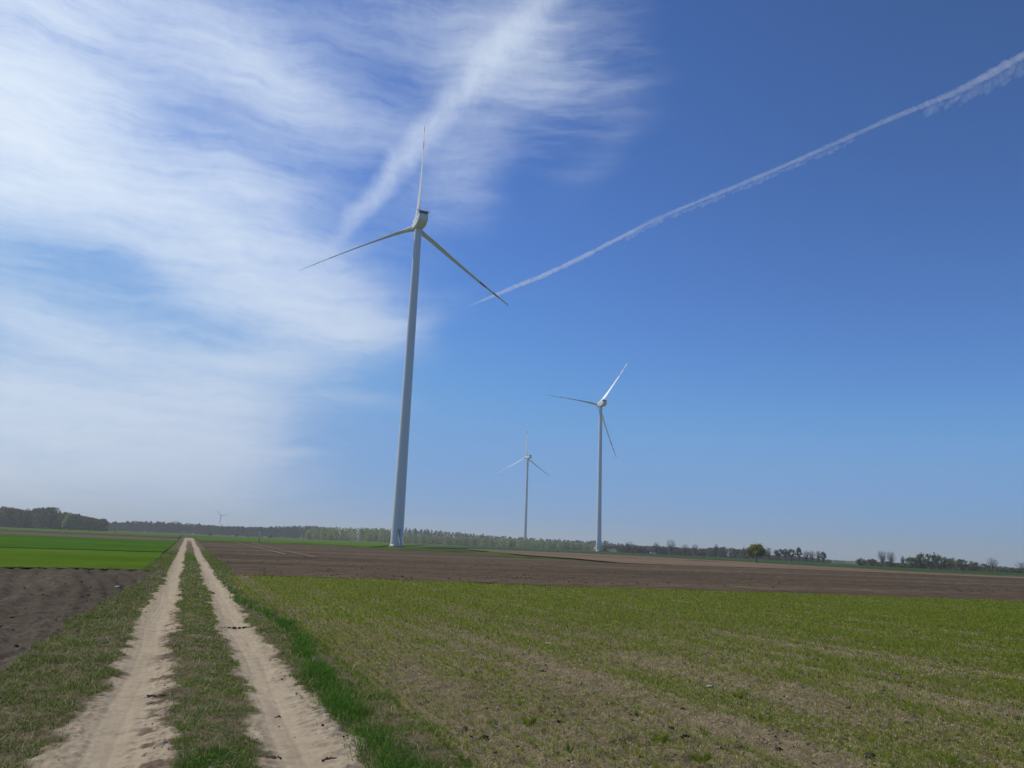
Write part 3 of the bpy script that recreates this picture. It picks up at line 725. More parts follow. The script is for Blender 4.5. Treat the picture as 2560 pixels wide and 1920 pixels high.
def nacelle_mesh():
    G = Geo()
    loft(G, [(-7.3, rrect(3.0, -.2, 1.75, .45)), (-7.1, rrect(3.35, -.55, 1.95, .5)), (-6.6, rrect(3.5, -.9, 2.05, .5)), (-4.6, rrect(3.6, -1.85, 2.1, .5)),
             (-3.2, rrect(3.6, -2.05, 2.1, .5)), (1.8, rrect(3.6, -2.05, 2.0, .5)), (2.6, rrect(3.3, -1.8, 1.7, .7)), (2.9, rrect(2.9, -1.5, 1.4, .8))])
    me = G.make('nacelle', [MT['gelcoat']]); return me
def cooler_mesh():
    G = Geo(); y = -6.2
    G.box((0, y, 3.42), (4.9, .9, .16)); G.box((-1.62, y, 2.76), (.16, .8, 1.2)); G.box((1.62, y, 2.76), (.16, .8, 1.2)); G.box((0, y, 2.10), (3.3, .8, .16))
    return G.make('cooler', [MT['gelcoat']], False)
def radiator_mesh():
    G = Geo()
    for x in (-1.04, 0, 1.04):
        G.box((x, -6.2, 2.76), (.96, .5, 1.14))
        for q in range(5): G.box((x, -6.47, 2.28+q*.24), (.92, .05, .05))
    return G.make('radiator_panel', [MT['dark_panel']], False)
def masts_mesh():
    G = Geo()
    for x in (0,):
        G.tube([(x, -6.2, 3.48), (x, -6.2, 4.7)], .05, 6); G.box((x, -6.2, 4.75), (.22, .22, .14))
    return G.make('weather_mast', [MT['steel']], False)
def groove_mesh():
    G = Geo()
    G.box((0, -1.6, .55), (.03, 5.6, .16)); G.box((0, -4.65, .55), (.028, .5, .5))
    return G.make('side_vent', [MT['dark_panel']], False)
def hub_mesh():
    prof = [(2.86, 1.25), (3.0, 1.42), (3.6, 1.62), (4.5, 1.66), (5.3, 1.45), (5.9, 1.0), (6.25, .5), (6.35, .02)]
    k = 28; th = np.arange(k)*2*np.pi/k
    V = np.vstack([np.stack([r*np.cos(th), np.full(k, y), r*np.sin(th)], 1) for y, r in prof])
    return mesh('hub', V, gridfaces(len(prof), k, True)[:, ::-1], mats=[MT['gelcoat']])
def blade_mesh():
    """root at the origin, runs along +Z; rotor turns about Y, chord mostly along X"""
    zz = np.array([0, .8, 1.8, 3, 4.5, 6.2, 8.2, 10.5, 13.5, 17, 21, 25, 29, 33, 37, 40.5, 43, 45, 45.7, 45.9])
    ch = np.array([1.9, 1.9, 1.95, 2.25, 2.75, 3.2, 3.45, 3.35, 3.0, 2.65, 2.3, 2.0, 1.72, 1.5, 1.3, 1.12, .95, .7, .4, .12])*1.12
    tk = np.array([1.9, 1.9, 1.8, 1.6, 1.4, 1.2, 1.02, .88, .72, .58, .46, .38, .34, .29, .25, .21, .17, .12, .07, .02])*1.15
    tw = np.radians(-np.interp(zz, [0, 6, 12, 22, 34, 46], [7, 7, 5, 3, 1, 0]))
    k = 22; th = np.arange(k)*2*np.pi/k; secs = []
    for z, c, t, a in zip(zz, ch, tk, tw):
        f = np.clip((z-1.5)/5, 0, 1)
        x = np.cos(th)*c/2-f*c*.18; s = np.sin(th)
        yv = s*t/2*(1-f*.62*(1-(np.cos(th)+1)/2))
        secs.append(np.stack([x*math.cos(a)+yv*math.sin(a), -x*math.sin(a)+yv*math.cos(a)+.0009*z*z, np.full(k, z)], 1))
    return mesh('blade', np.vstack(secs), gridfaces(len(zz), k, True), mats=[MT['blade']])
def stairs_parts(root, ang, copy=None):
    pass
ME = dict(tower=smooth_tower(), nacelle=nacelle_mesh(), cooler=cooler_mesh(), rad=radiator_mesh(), mast=masts_mesh(), vent=groove_mesh(), hub=hub_mesh(), blade=blade_mesh())
def stair_mesh(rail):
    G = Geo(); top, run = 3.0, 2.9; r0 = 2.05
    if not rail:
        G.box((0, r0+.6, top), (1.3, 1.3, .12))
        for q in range(13): G.box((0, r0+1.35+q*run/13, top-.2-q*top/13.5), (1.0, .26, .06))
        for s in (-.52, .52):
            a = np.array([s, r0+1.2, top]); b = np.array([s, r0+1.3+run, .1])
            dv = np.array([0, .05, .16])
            G.add(np.array([a-dv+[.03, 0, 0], a+dv+[.03, 0, 0], b+dv+[.03, 0, 0], b-dv+[.03, 0, 0], a-dv-[.03, 0, 0], a+dv-[.03, 0, 0], b+dv-[.03, 0, 0], b-dv-[.03, 0, 0]]),
                  [(0, 1, 2, 3), (7, 6, 5, 4), (0, 4, 5, 1), (1, 5, 6, 2), (2, 6, 7, 3), (3, 7, 4, 0)])
        for x in (-.55, .55): G.tube([(x, r0+1.1, 0), (x, r0+1.1, top)], .06, 6)
    else:
        for s in (-.58, .58):
            G.tube([(s, r0+.1, top+1.05), (s, r0+1.2, top+1.05), (s, r0+1.3+run, 1.15)], .06, 6)
            G.tube([(s, r0+.1, top+.55), (s, r0+1.2, top+.55), (s, r0+1.3+run, .65)], .035, 6)
            for f in (0, .33, .66, 1): G.tube([(s, r0+1.2+f*(run+.1), top*(1-f)), (s, r0+1.2+f*(run+.1), 1.05+top*(1-f)+.1*f)], .04, 6)
    return G.make('handrail' if rail else 'staircase', [MT['steel']], False)
def door_mesh():
    G = Geo(); th = np.linspace(-.27, .27, 9)
    for r, z0, z1 in ((2.14, 3.0, 5.5),):
        V = np.vstack([np.stack([r*np.sin(th)*(.94), r*np.cos(th), np.full(9, z)], 1) for z in (z0, z0+.3, z1-.3, z1)])
        G.add(V, gridfaces(4, 9))
    V2 = np.vstack([np.stack([2.3*np.sin(th*1.25), 2.3*np.cos(th*1.25)*.99, np.full(9, z)], 1) for z in (5.55, 5.65)])
    G.add(V2, gridfaces(2, 9))
    return G.make('door', [MT['door_grey']], True)
def found_mesh():
    k = 40; th = np.arange(k)*2*np.pi/k; pr = [(2.5, -.6), (2.5, .0), (2.45, .03), (2.1, .03)]
    return mesh('foundation', np.vstack([np.stack([r*np.cos(th), r*np.sin(th), np.full(k, z)], 1) for r, z in pr]), gridfaces(4, k, True), mats=[MT['concrete']])
ME.update(stair=stair_mesh(False), rail=stair_mesh(True), door=door_mesh(), found=found_mesh())
TILT, CONE, OVER = R(5), R(3), 4.3
def turbine(azd, D, axis, phase, door_ang, lab, scale=1.0, zoff=0.0, proto=None, pitch=84):
    x, y = at(azd, D); z = float(hz(x, y))+zoff
    t = empty('wind_turbine', (x, y, z), lab, 'wind turbine', 'wind turbines on the plain', -R(axis))
    t.scale = (scale,)*3
    def part(nm, me, parent, mat=None):
        if proto is None: o = bpy.data.objects.new(nm, me)
        else: o = bpy.data.objects[nm].copy()
        o.name = nm; COL.objects.link(o); o.parent = parent; o.matrix_parent_inverse = Matrix.Identity(4)
        o.matrix_local = mat if mat is not None else Matrix.Identity(4)
        return o
    tw = part('tower', ME['tower'], t); part('foundation', ME['found'], t)
    dr = Matrix.Rotation(R(door_ang), 4, 'Z')
    part('door', ME['door'], tw, dr)
    st = part('staircase', ME['stair'], t, dr); part('handrail', ME['rail'], st)
    top = Matrix.Translation((0, 0, HUB)) @ Matrix.Rotation(TILT, 4, 'X')
    nc = part('nacelle', ME['nacelle'], t, top @ Matrix.Diagonal((1, 1, .88, 1)))
    cl = part('cooler', ME['cooler'], nc); part('radiator_panel', ME['rad'], nc); 
    for q in (-1, 1):
        part('weather_mast', ME['mast'], nc, Matrix.Translation((q, 0, 0))); part('side_vent', ME['vent'], nc, Matrix.Translation((q*1.805, 0, 0)))
    part('hub', ME['hub'], t, top)
    for k in range(3):
        mt4 = top @ Matrix.Translation((0, OVER, 0)) @ Matrix.Rotation(R(phase+120*k), 4, 'Y') @ Matrix.Rotation(-CONE, 4, 'X') @ Matrix.Rotation(R(pitch), 4, 'Z')
        part('blade', ME['blade'], t, mt4)
    return t
T1 = turbine(14.1, 265, 1.2, 2.7, -178-0, 'tallest white wind turbine, nearest to the track, one blade pointing straight up')
T2 = turbine(28.75, 610, 2.0, 36.6, 120, 'white wind turbine second in height, blades like a tilted Y, behind the pale soil field', 1.0, .5, T1, 89)
T3 = turbine(23.39, 1000, -6.0, .6, 170, 'white wind turbine third in height, its foot hidden behind the young trees', 1.0, 0, T1)
T4 = turbine(1.94, 1750, 15.0, -42, 180, 'tiny far wind turbine standing beyond the dark pine wood left of the track end', .36, -2, T1, 15)

# ------------------------------------------------------------------ trees
def quads_at(G, C, size, g, tint, upb=.0):
    """leaf clumps: randomly turned small quads centred at C"""
    n = len(C)
    a = g.normal(size=(n, 3)); a[:, 2] *= (1-upb); a /= np.linalg.norm(a, axis=1, keepdims=True)
    b = np.cross(a, g.normal(size=(n, 3))); b /= np.linalg.norm(b, axis=1, keepdims=True)
    s = (size*(.6+.8*g.random(n)))[:, None]/2; s2 = s*(.6+.5*g.random((n, 1)))
    V = np.stack([C-a*s-b*s2*.5, C+a*s*.2-b*s2, C+a*s+b*s2*.4, C-a*s*.1+b*s2], 1).reshape(-1, 3)
    G.add(V, np.arange(n)[:, None]*4+np.arange(4)[None], None, np.repeat(tint, 4))
def limb(G, p, dirv, L, r, depth, g, tips, up=.25, spread=.6, k=6):
    n = 4; pts = [np.array(p, float)]; dv = np.array(dirv, float)
    for i in range(n-1):
        dv = dv+g.normal(size=3)*.12; dv[2] += up*.12; dv /= np.linalg.norm(dv); pts.append(pts[-1]+dv*L/(n-1))
    G.tube(pts, np.linspace(r, r*.55, n), k, cap=False)
    if depth == 0: tips.append((pts[-1], dv)); return
    m = 3 if depth > 1 else 4
    for i in range(m):
        q = pts[-1] if i < 2 else pts[-2]
        nd = dv+g.normal(size=3)*spread; nd[2] += up; nd /= np.linalg.norm(nd)
        limb(G, q, nd, L*(.62+.2*g.random()), r*.52, depth-1, g, tips, up, spread, max(4, k-1))
def twigs(G, tips, n, L, w, g, up=.3):
    if not tips: return
    i = g.integers(0, len(tips), n); P0 = np.array([tips[j][0] for j in i]); D0 = np.array([tips[j][1] for j in i])
    d1 = D0+g.normal(size=(n, 3))*.6; d1[:, 2] += up; d1 /= np.linalg.norm(d1, axis=1, keepdims=True)
    P0 = P0-D0*(g.random((n, 1))*L*.5)
    l = (L*(.4+.8*g.random(n)))[:, None]; s = np.cross(d1, g.normal(size=(n, 3))); s /= np.linalg.norm(s, axis=1, keepdims=True)
    V = np.stack([P0-s*w/2, P0+s*w/2, P0+d1*l], 1).reshape(-1, 3)
    G.add(V, None, np.arange(n)[:, None]*3+np.arange(3)[None], np.repeat(g.random(n), 3))
def tree(kind, azd, D, ztop, width, lab, seed, group=None, name='tree', cat='tree'):
    g = np.random.default_rng(seed); x, y = at(azd, D); z = float(hz(x, y)); Ht = max(1.5, ztop-z)
    t = empty(name, (x, y, z), lab, cat, group)
    T = Geo(); tips = []; C = Geo(); w2 = width/2
    if kind == 'bare':
        T.tube([(0, 0, -.2), (g.normal()*.05, 0, Ht*.1), (0, 0, Ht*.2)], [Ht*.026, Ht*.02, Ht*.016], 8, cap=False)
        nb_ = 34
        for b in range(nb_):
            a = b*2.4+g.random()*.5; f = (b+.5)/nb_
            rr_ = w2*f**.5*(.7+.4*g.random()); zt_ = Ht*(1-.34*f**2.2)*(.82+.2*g.random())
            z0_ = Ht*(.13+.25*(1-f)*g.random()+.08*g.random())
            e_ = np.array([math.cos(a)*rr_, math.sin(a)*rr_, zt_])
            tt_ = np.linspace(0, 1, 6)[:, None]
            pt_ = np.array([[0, 0, z0_]])*(1-tt_)+e_*tt_+np.array([[math.cos(a), math.sin(a), -.3]])*(rr_*.16*np.sin(np.pi*tt_))+g.normal(size=(6, 3))*Ht*.008
            T.tube(pt_, np.linspace(Ht*.0085, Ht*.002, 6), 5, cap=False)
            for q in range(2, 6): tips.append((pt_[q], (pt_[q]-pt_[q-1])/np.linalg.norm(pt_[q]-pt_[q-1])))
        twigs(C, tips, 680, Ht*.13, .04+.00009*D, g, .45); mat = MT['twig']
        V = np.vstack(C.V); q = np.abs(V[:, :2]).max(0)
        sc = np.array([w2/max(.3, q[0]), w2/max(.3, q[1]), Ht/max(V[:, 2].max(), .5)])
        C.V = [v*sc for v in C.V]; T.V = [v*sc for v in T.V]
    else:
        th = {'round': .22, 'willow': .30, 'bush': .02}[kind]*Ht
        T.tube([(0, 0, -.2), (g.normal()*.05, 0, th*.6), (0, 0, th+Ht*.12)], [Ht*.035, Ht*.028, Ht*.02], 8, cap=False)
        for b in range(6):
            a = b*1.05+g.random(); limb(T, (0, 0, th), (math.cos(a), math.sin(a), 1.0), Ht*.26, Ht*.013, 1, g, tips, .2, .5)
        nc = {'round': 42, 'willow': 16, 'bush': 26}[kind]; n = {'round': 3800, 'willow': 650, 'bush': 900}[kind]
        ctr = g.normal(size=(nc, 3)); ctr /= np.linalg.norm(ctr, axis=1, keepdims=True); ctr *= (.45+.5*g.random((nc, 1))**.6)
        zc = (th+Ht)/2+(.0 if kind != 'bush' else .05*Ht); hz2 = (Ht-th)/2
        ctr = ctr*np.array([w2*.86, w2*.86, hz2*.84])+np.array([0, 0, zc])
        if kind == 'round': ctr[:, 2] -= .10*Ht*(np.hypot(ctr[:, 0], ctr[:, 1])/w2)
        i = g.integers(0, nc, n); off = g.normal(size=(n, 3))*np.array([w2*.15, w2*.15, hz2*.15])
        P3 = ctr[i]+off; P3[:, 2] = np.maximum(P3[:, 2], .15)
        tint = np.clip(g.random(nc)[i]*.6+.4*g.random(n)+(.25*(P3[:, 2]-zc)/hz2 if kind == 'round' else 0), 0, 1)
        quads_at(C, P3, Ht*({'round': .07, 'willow': .075, 'bush': .10}[kind]), g, tint)
        mat = {'round': MT['lone_leaf'], 'willow': MT['willow_leaf'], 'bush': MT['bush_leaf']}[kind]
        if 'pale' in lab: mat = MT['pale_bush']
    T2 = link('trunk', T.make('trunk', [MT['bark']]), t)
    C2 = link('crown', C.make('crown', [mat], False), t)
    return t
def ztop(e, D): return EYE+math.tan(R(e))*D
tree('round', 39.7, 300, ztop(1.10, 300), 7.0, 'lone round tree in fresh yellow-green leaf standing on the far field edge', 101, None, 'lone_tree')
tree('bush', 23.0, 860, ztop(.78, 860), 9, 'dark rounded tree just left of the foot of the third turbine', 102, None, 'round_tree')
BT = [(30.9,.95,7.5,'bare','thin bare tree above the wood just right of the second turbine'),(32.85,.98,7.0,'bare','bare tree with three upright tops left of the widest bare tree'),
 (33.9,1.18,9.5,'bare','tallest and widest bare tree with a fan-shaped crown, right of the second turbine'),(34.88,.86,6.5,'bare','sparse bare tree just right of the widest bare tree'),
 (35.57,.92,6.5,'bare','narrow bare tree, second to the right of the widest bare tree'),(37.0,.95,5.5,'bare','small bare tree above the rounded dark thicket'),
 (38.3,.72,6.2,'willow','broad pollard willow left of the lone green tree'),(38.95,.70,5.6,'willow','pollard willow with leaning head closest left of the lone green tree')]
for i, (a, e, w_, kd, lb) in enumerate(BT):
    tree(kd, a, 560, ztop(e, 560), w_, lb, 110+i, 'trees along the far hedge line', 'bare_tree' if kd == 'bare' else 'pollard_willow')
BT2 = [(40.49,.92,5.6,'bare','bare tree with split crown just right of the lone green tree'),(41.14,.74,5.0,'willow','first pollard willow in the row right of the split bare tree'),(41.58,.74,4.6,'willow','second pollard willow in the row right of the split bare tree'),
 (42.0,.74,5.2,'willow','third pollard willow in the row, broad and dense'),(42.5,.86,3.2,'willow','slim upright pollard at the right end of the willow row'),(42.95,.79,5.2,'bare','bare tree with two thin tops right of the willow row'),
 (43.3,.74,5.0,'bare','bushy bare tree second right of the willow row'),(43.72,.76,4.2,'bare','last bare tree of the row before the gap'),(44.0,.62,3.8,'willow','leafy round tree at the right end of the tree row')]
for i, (a, e, w_, kd, lb) in enumerate(BT2):
    tree(kd, a, 480, ztop(e, 480), w_, lb, 130+i, 'trees along the far hedge line', 'bare_tree' if kd == 'bare' else 'pollard_willow')
BT3 = [(47.62,.90,6.0,'bare','left tree of the pair of tall bare trees on the right horizon'),(48.15,.90,5.6,'bare','right tree of the pair of tall bare trees on the right horizon'),(48.82,.62,2.8,'bare','small thin bare tree between the tall pair and the dark copse'),
 (53.8,.72,6.2,'bare','rounded bare tree above the right hedge'),(55.4,.56,8.5,'bare','wide bare tree at the right edge of the picture'),(56.6,.5,7,'bare','bare tree just beyond the right edge of the picture')]
for i, (a, e, w_, kd, lb) in enumerate(BT3[:5]):
    tree(kd, a, 430, ztop(e, 430), w_, lb, 150+i, 'bare trees on the right horizon', 'bare_tree')
tree('bare', -.95, 980, ztop(1.06, 980), 13, 'bare branching treetop rising above the dark pine wood near the track end', 160, None, 'bare_tree')
BU = [(46.35,.30,4.0,'grey-green bush at the left end of the right hedge'),(46.95,.34,5.6,'rounded hedge bush with a grey top, left of the tall bare pair'),(47.9,.18,5.5,'low bush under the pair of tall bare trees'),(48.9,.14,4.5,'low dark bush between the bare pair and the copse'),
 (49.35,.50,5.0,'left rounded tree of the dark copse'),(49.9,.72,5.4,'second rounded tree of the dark copse'),(50.4,.74,5.6,'middle tree of the dark copse, its tallest'),(50.95,.70,5.4,'fourth rounded tree of the dark copse'),(51.5,.55,5.0,'right dark tree of the copse with a low skirt'),
 (52.15,.46,5.0,'grey-green hedge tree right of the copse'),(52.75,.38,5.0,'low wide hedge bush second right of the copse'),(53.3,.26,5.0,'dark low bush left of the rounded bare tree'),(54.2,.16,5.6,'dark bush under the rounded bare tree'),(54.85,.10,5.0,'low green bush near the right picture edge'),(55.6,.12,6.0,'dark bush at the right picture edge')]
for i, (a, e, w_, lb) in enumerate(BU):
    tree('bush', a, 415+8*(i % 3), ztop(e, 415), w_*1.25, lb, 170+i, 'hedge bushes on the right horizon', 'hedge_bush', 'bush')
for i, (a, e, D, w_, lb) in enumerate([(1.4,.28,640,3.6,'pale green bush in front of the pine wood right of the track end'),(3.1,.27,650,2.6,'small pale grey bush on the bright field, left one'),(3.85,.20,650,2.2,'smallest pale bush in front of the pine wood'),(5.3,.30,650,4.2,'broad pale bush at the right end of the pine wood'),
                                     (44.9,.02,700,5,'tiny grey bush on the open right skyline'),(45.2,.03,700,4,'tiny bush on the open right skyline farther right')]):
    tree('bush', a, D, ztop(e, D), w_, lb, 190+i, 'small bushes far out', 'bush', 'bush')
# leaning pale birch at the left wood's edge
x, y = at(-7.45, 640); z = float(hz(x, y)); t = empty('pale_birch', (x, y, z), 'young birch with a pale leaning trunk before the left wood', 'tree')
G = Geo(); G.tube([(0, 0, 0), (.1, 0, 3), (.5, 0, 6.2), (1.8, 0, 9.2), (3.4, 0, 11.5)], [.22, .2, .16, .12, .05], 8)
link('trunk', G.make('trunk', [MT['pale_bark']]), t); g = np.random.default_rng(3); G = Geo()
s = g.random(420); c = np.stack([np.interp(s, [0, .5, 1], [.3, .9, 3.4]), 0*s, 2.5+9.2*s], 1)+g.normal(size=(420, 3))*np.array([.7, .7, .5])
quads_at(G, c, .5, g, g.random(420)); link('crown', G.make('crown', [MT['wood_birch']], False), t)

# ------------------------------------------------------------------ woods that read as one mass
def wood(name, lab, prof, D0, depth, n, mat, seed, kind='round', q=70, base=.0, wid=(5, 8), cover=True, z0=None, gaps=0.0):
    g = np.random.default_rng(seed); G = Geo()
    az_ = np.array([p[0] for p in prof]); ev = np.array([p[1] for p in prof])
    a = az_[0]+(az_[-1]-az_[0])*g.random(n); fr = g.random(n); D = D0+depth*fr
    for i in range(n):
        if gaps and fbm(np.array([a[i]*3.1]), np.array([seed*1.7]), 2)[0] < gaps: continue
        x, y = at(a[i], D[i]); z = float(hz(x, y))
        e = np.interp(a[i], az_, ev)
        zt = EYE+math.tan(R(e))*D0
        Ht = max(2.0, (zt-z)*(.70+.34*g.random()**.7))
        w = wid[0]+(wid[1]-wid[0])*g.random(); tone = g.random()
        m = int(q*1.6)
        u = g.random(m)
        if kind == 'pine':
            zz = Ht*u**.75; r = w*.5*np.clip(1.15-(zz/Ht)**3, .12, 1)*(.45+.55*g.random(m)**.5)
        elif kind == 'birch':
            zz = Ht*u; r = w*.5*np.sqrt(np.clip(1-(np.abs(zz/Ht-.45)/.6)**2, .02, 1))*g.random(m)**.5
        else:
            zz = Ht*u; r = w*.5*np.sqrt(np.clip(1-(np.clip(zz/Ht-.5, 0, 1)/.52)**2, .02, 1))*g.random(m)**.4
        th = g.random(m)*6.283
        P3 = np.stack([x+r*np.cos(th), y+r*np.sin(th), z+zz], 1)
        tint = np.clip(.55*tone+.45*g.random(m), 0, 1)
        quads_at(G, P3, w*.18, g, tint, .3)
        if g.random() < .5: G.tube([(x, y, z), (x, y, z+Ht*.7)], [.16, .06], 4, cap=False, a=.0)
    me = G.make(name, [mat], False)
    return link(name, me, kind='stuff', label=lab, category='wood')
wood('left_wood', 'mixed wood in early leaf at the far left, its top sloping down to the right', [(-20,.9),(-13.9,.95),(-10.95,1.36),(-9.7,1.26),(-8.2,1.52),(-7.4,1.27),(-6.2,1.0),(-5.1,.86)], 690, 90, 560, MT['wood_decid'], 201, 'round', 130, wid=(5, 9))
wood('pine_wood', 'dark blue pine wood behind the end of the track', [(-6.5,.70),(-5.3,.72),(-4.2,.74),(-2.8,.87),(-1.1,.87),(.66,.85),(2.2,.76),(4.6,.83),(5.9,.95),(7.8,1.08),(9.5,1.0)], 1080, 130, 760, MT['wood_pine'], 202, 'pine', 90, wid=(5, 8))
wood('young_wood', 'light green young birch wood behind the nearest turbine', [(7.7,.80),(8.35,.98),(10.6,1.08),(13,1.1),(14.6,.84),(16.6,.77),(20.1,.74),(22.7,.77),(25.9,.72),(28.8,.62),(31,.5)], 800, 70, 430, MT['wood_birch'], 203, 'birch', 95, wid=(4, 7))
wood('pine_ridge', 'dark pine ridge rising behind the young birch wood', [(11.5,.95),(12.6,1.1),(14.6,1.23),(17.2,1.1),(20.1,1.0),(22.7,.9),(24.2,.84),(27.7,.82),(29.1,.93),(30,.72),(31.7,.66),(34,.64)], 1250, 120, 480, MT['wood_pine'], 204, 'pine', 80, wid=(6, 9))
wood('right_thicket', 'grey brown thicket under the bare trees right of the second turbine', [(29,.55),(30.6,.5),(32.3,.58),(34,.58),(36.2,.56),(37.3,.76),(38.6,.6),(39.4,.36),(41,.3),(42.5,.27),(44.3,.06)], 600, 50, 360, MT['thicket'], 205, 'round', 90, wid=(4, 7))
wood('hedge_scrub', 'low green scrub at the foot of the right hedge', [(46.1,.05),(48,.02),(50,.12),(52,.06),(54,-.02),(58,-.06)], 425, 20, 120, MT['bush_leaf'], 206, 'round', 60, wid=(2.5, 4.5))
wood('far_woods', 'bluish far tree line on the right skyline', [(43.5,.02),(44.5,.03),(46,.05),(47,.1),(58,.05)], 1500, 100, 200, MT['thicket'], 207, 'round', 50, wid=(8, 14))

# ------------------------------------------------------------------ posts and the far car
def post(azd, D, h, r, two, lab, nm, cat):
    x, y = at(azd, D); z = float(hz(x, y)); t = empty(nm, (x, y, z), lab, cat)
    G = Geo(); G.tube([(0, 0, -.2), (0, 0, h*.5 if two else h)], r, 8); link('post_shaft', G.make('post_shaft', [MT['post_dark'] if two != 2 else MT['post_white']]), t)
    if two == 1:
        G = Geo(); G.tube([(0, 0, h*.5), (0, 0, h)], r*1.25, 8); G.box((0, 0, h+.02), (r*3, r*3, .06)); link('post_sleeve', G.make('post_sleeve', [MT['post_white']]), t)
post(4.6, 246, 3.1, .09, 1, 'tall thin marker pole with a white upper half beside the bright green field', 'marker_pole', 'pole')
post(-4.46, 560, 3.0, .22, 0, 'short dark post on the far green field right of the left wood', 'field_post', 'post')
post(10.35, 520, 1.8, .12, 2, 'left of two small white posts before the young birch wood', 'white_post', 'post')
post(11.15, 520, 1.6, .12, 2, 'right of two small white posts before the young birch wood', 'white_post', 'post')
def car(azd, D, lab):
    x, y = at(azd, D); t = empty('car', (x, y, float(hz(x, y))+.05), lab, 'car', None, R(-azd)+R(8))
    prof = np.array([(-2.1, .45), (-2.1, .95), (-1.75, 1.45), (-.2, 1.52), (.55, 1.05), (1.75, .9), (2.1, .65), (2.1, .4)])
    G = Geo(); k = len(prof)
    sec = [(-.82, .96), (-.72, 1.0), (.72, 1.0), (.82, .96)]
    V = np.vstack([np.stack([prof[:, 0]*f, np.full(k, yy), prof[:, 1]*(1 if f == 1 else .97)], 1) for yy, f in sec])
    b = len(V); V = np.vstack([V, [[0, -.82, .8], [0, .82, .8]]])
    T = [(b, j, (j+1) % k) for j in range(k)]+[(b+1, 3*k+(j+1) % k, 3*k+j) for j in range(k)]
    G.add(V, gridfaces(4, k, True), T); link('car_body', G.make('car_body', [MT['car_paint']], False), t)
    G = Geo()
    for s in (-.835, .835): G.add(np.array([(-1.6, s, 1.0), (-1.45, s*.99, 1.38), (-.25, s*.99, 1.42), (.3, s, 1.02)]), [(0, 1, 2, 3)])
    link('side_window', G.make('side_window', [MT['glass']], False), t)
    for wx in (-1.3, 1.3):
        for s in (-.78, .78):
            G = Geo(); G.tube([(wx, s-.1, .31), (wx, s+.1, .31)], .31, 14); link('wheel', G.make('wheel', [MT['tyre']]), t)
car(32.63, 585, 'small white car far off at the edge of the green field before the thicket')

# ------------------------------------------------------------------ the fresh vapour trail, nine kilometres up
mt, nt, out = new_mat('vapour'); MT['vapour'] = mt
pv = N(nt, 'ShaderNodeVolumePrincipled'); pv.inputs['Color'].default_value = (1, 1, 1, 1)
pv.inputs['Density'].default_value = .0027; pv.inputs['Anisotropy'].default_value = .2
nt.links.new(pv.outputs[0], out.inputs['Volume'])
TR = [(70.5,32.6,46),(63.58,31.93,50),(58.11,30.84,44),(54.74,29.84,36),(49.99,29.04,28),(45.06,27.8,27),(39.5,26.29,29),(33.15,24.38,27),(29.21,22.58,36),(26.17,21.07,44),(21.69,19.2,42),(19.7,18.29,30),(17.9,17.5,18)]
def trail(name, mult, drop, wob, t0, t1, sq, seed, lab):
    tt = np.linspace(t0, t1, 620); u = np.linspace(0, 1, len(TR))
    a = np.interp(tt, u, [q[0] for q in TR]); e = np.interp(tt, u, [q[1] for q in TR]); r = np.interp(tt, u, [q[2] for q in TR])
    ker = np.ones(31)/31; pad = lambda v: np.convolve(np.pad(v, 15, 'edge'), ker, 'valid')
    a, e, r = pad(a), pad(e), pad(r)
    D = 9000/np.tan(np.radians(e)); P3 = np.stack([D*np.sin(np.radians(a)), D*np.cos(np.radians(a)), np.full(620, 9000.0)], 1)
    s = np.concatenate([[0], np.cumsum(np.linalg.norm(np.diff(P3, axis=0), axis=1))])
    k = 30; th = np.arange(k)*2*np.pi/k
    tg = np.gradient(P3, axis=0); tg /= np.linalg.norm(tg, axis=1, keepdims=True)
    sd = np.cross(tg, [0, 0, 1.0]); sd /= np.linalg.norm(sd, axis=1, keepdims=True); uv = np.cross(sd, tg)
    rr = r*mult*(.25+.75*np.clip(np.sin(np.pi*np.clip((tt-t0)/(t1-t0), .0, 1))*4, 0, 1))
    n = fbm(s[:, None]/(rr[:, None]*2.2)+seed, np.cos(th)[None]*1.3+np.sin(th)[None]*2.1+seed, 6, 2.07, .62)
    rad = rr[:, None]*np.maximum(.05, 1+wob*(n-.5)*2.4)
    cen = P3-uv*(drop*rr*(1+.4*(fbm(s/900, s*0+seed, 3)-.5)))[:, None]+uv*((fbm(s/1500, s*0+seed+5, 3)-.5)*rr*.8)[:, None]
    V = (cen[:, None]+rad[..., None]*(np.cos(th)[None, :, None]*sd[:, None]+sq*np.sin(th)[None, :, None]*uv[:, None]))
    V = V.reshape(-1, 3); b = len(V); V = np.vstack([V, cen[:1], cen[-1:]])
    T = [(b, j, (j+1) % k) for j in range(k)]+[(b+1, 619*k+(j+1) % k, 619*k+j) for j in range(k)]
    return mesh(name, V, gridfaces(620, k, True)[:, ::-1], T, mats=[MT['vapour']])
ct = empty('vapour_trail', (0, 0, 0), 'fresh narrow white vapour trail slanting up across the deep blue sky to the right', 'vapour trail')
link('bright_core', trail('bright_core', 1.9, 0, .85, .0, 1, .9, 3, ''), ct)
thin_vapour = MT['vapour'].copy(); thin_vapour.name = 'thin_vapour'
next(q for q in thin_vapour.node_tree.nodes if q.type == 'PRINCIPLED_VOLUME').inputs['Density'].default_value = .0013
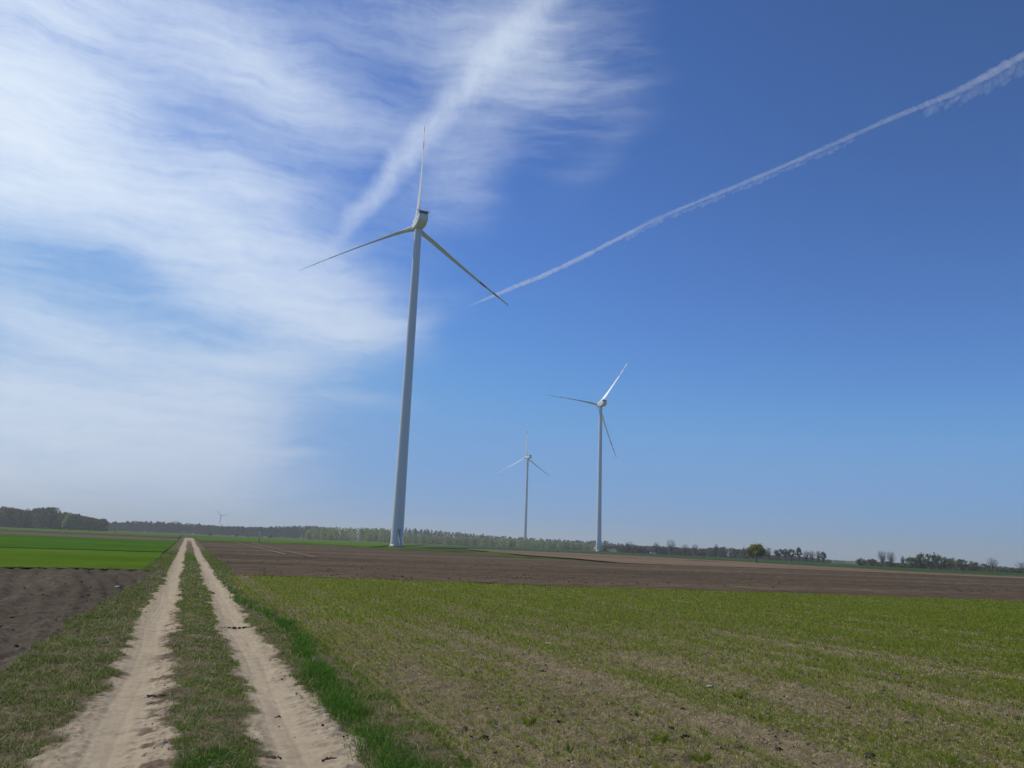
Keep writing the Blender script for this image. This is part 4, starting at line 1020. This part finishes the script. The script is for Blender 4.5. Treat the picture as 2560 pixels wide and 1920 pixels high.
def fringe(t0, t1, n, ln, seed):
    g = np.random.default_rng(seed); G = Geo(); u = np.linspace(0, 1, len(TR))
    for q in range(n):
        t = t0+(t1-t0)*(q+.5+.5*(g.random()-.5))/n
        a, e, rr = (np.interp(t, u, [w[i] for w in TR]) for i in range(3)); rr = rr*2.2; a2, e2 = (np.interp(t+.01, u, [w[i] for w in TR]) for i in range(2))
        P = lambda a, e: np.array([9000/math.tan(R(e))*math.sin(R(a)), 9000/math.tan(R(e))*math.cos(R(a)), 9000.0])
        c = P(a, e); tg = P(a2, e2)-c; tg /= np.linalg.norm(tg); los = c/np.linalg.norm(c); dn = np.cross(tg, los); dn /= np.linalg.norm(dn)
        if dn[2] > 0: dn = -dn
        L = rr*ln*(.6+.9*g.random()); w = rr*(.5+1.0*g.random())
        V, Q = lump(g, 1.0, 1.0, (10, 9), .28)
        V = V[:, :1]*tg*w*1.25+V[:, 1:2]*np.cross(dn, tg)*w+V[:, 2:]*(dn*.85+tg*(.25+.5*g.random()))*L*.5
        G.add(V+c+dn*(rr*.75+L*.48), Q)
    return G
for t0, t1, n, ln in ((.04, .30, 40, 2.3), (.38, .64, 64, 1.7)):
    link('ragged_fringe', fringe(t0, t1, n, ln, int(t0*100)).make('ragged_fringe', [thin_vapour]), ct, kind='stuff')

# dust hanging behind the second turbine's foot
mt, nt, out = new_mat('dust'); pv = N(nt, 'ShaderNodeVolumePrincipled'); pv.inputs['Color'].default_value = (.9, .88, .84, 1); pv.inputs['Density'].default_value = .03
nt.links.new(pv.outputs[0], out.inputs['Volume'])
g = np.random.default_rng(5); x, y = at(29.75, 596); z = float(hz(x, y))
V, Q = lump(g, 1.0, 1.0, (18, 12), .25); V = V*np.array([4.5, 4, 1.7])+np.array([x, y, z+1.2])
link('dust_cloud', mesh('dust_cloud', V, Q, mats=[mt]), kind='stuff', label='faint pale dust hanging just right of the second turbine foot', category='dust')

# ------------------------------------------------------------------ haze
mt, nt, out = new_mat('haze'); pv = N(nt, 'ShaderNodeVolumePrincipled'); pv.inputs['Color'].default_value = (.82, .86, .90, 1)
pv.inputs['Density'].default_value = .00026; pv.inputs['Anisotropy'].default_value = .2
nt.links.new(pv.outputs[0], out.inputs['Volume'])
G = Geo(); G.box((0, 0, 100), (20000, 20000, 230)); G.V[0][:, 2] = np.where(G.V[0][:, 2] < 100, -3.5, 175)
link('haze', G.make('haze', [mt], False), kind='stuff', label='thin pale haze over the plain', category='haze')
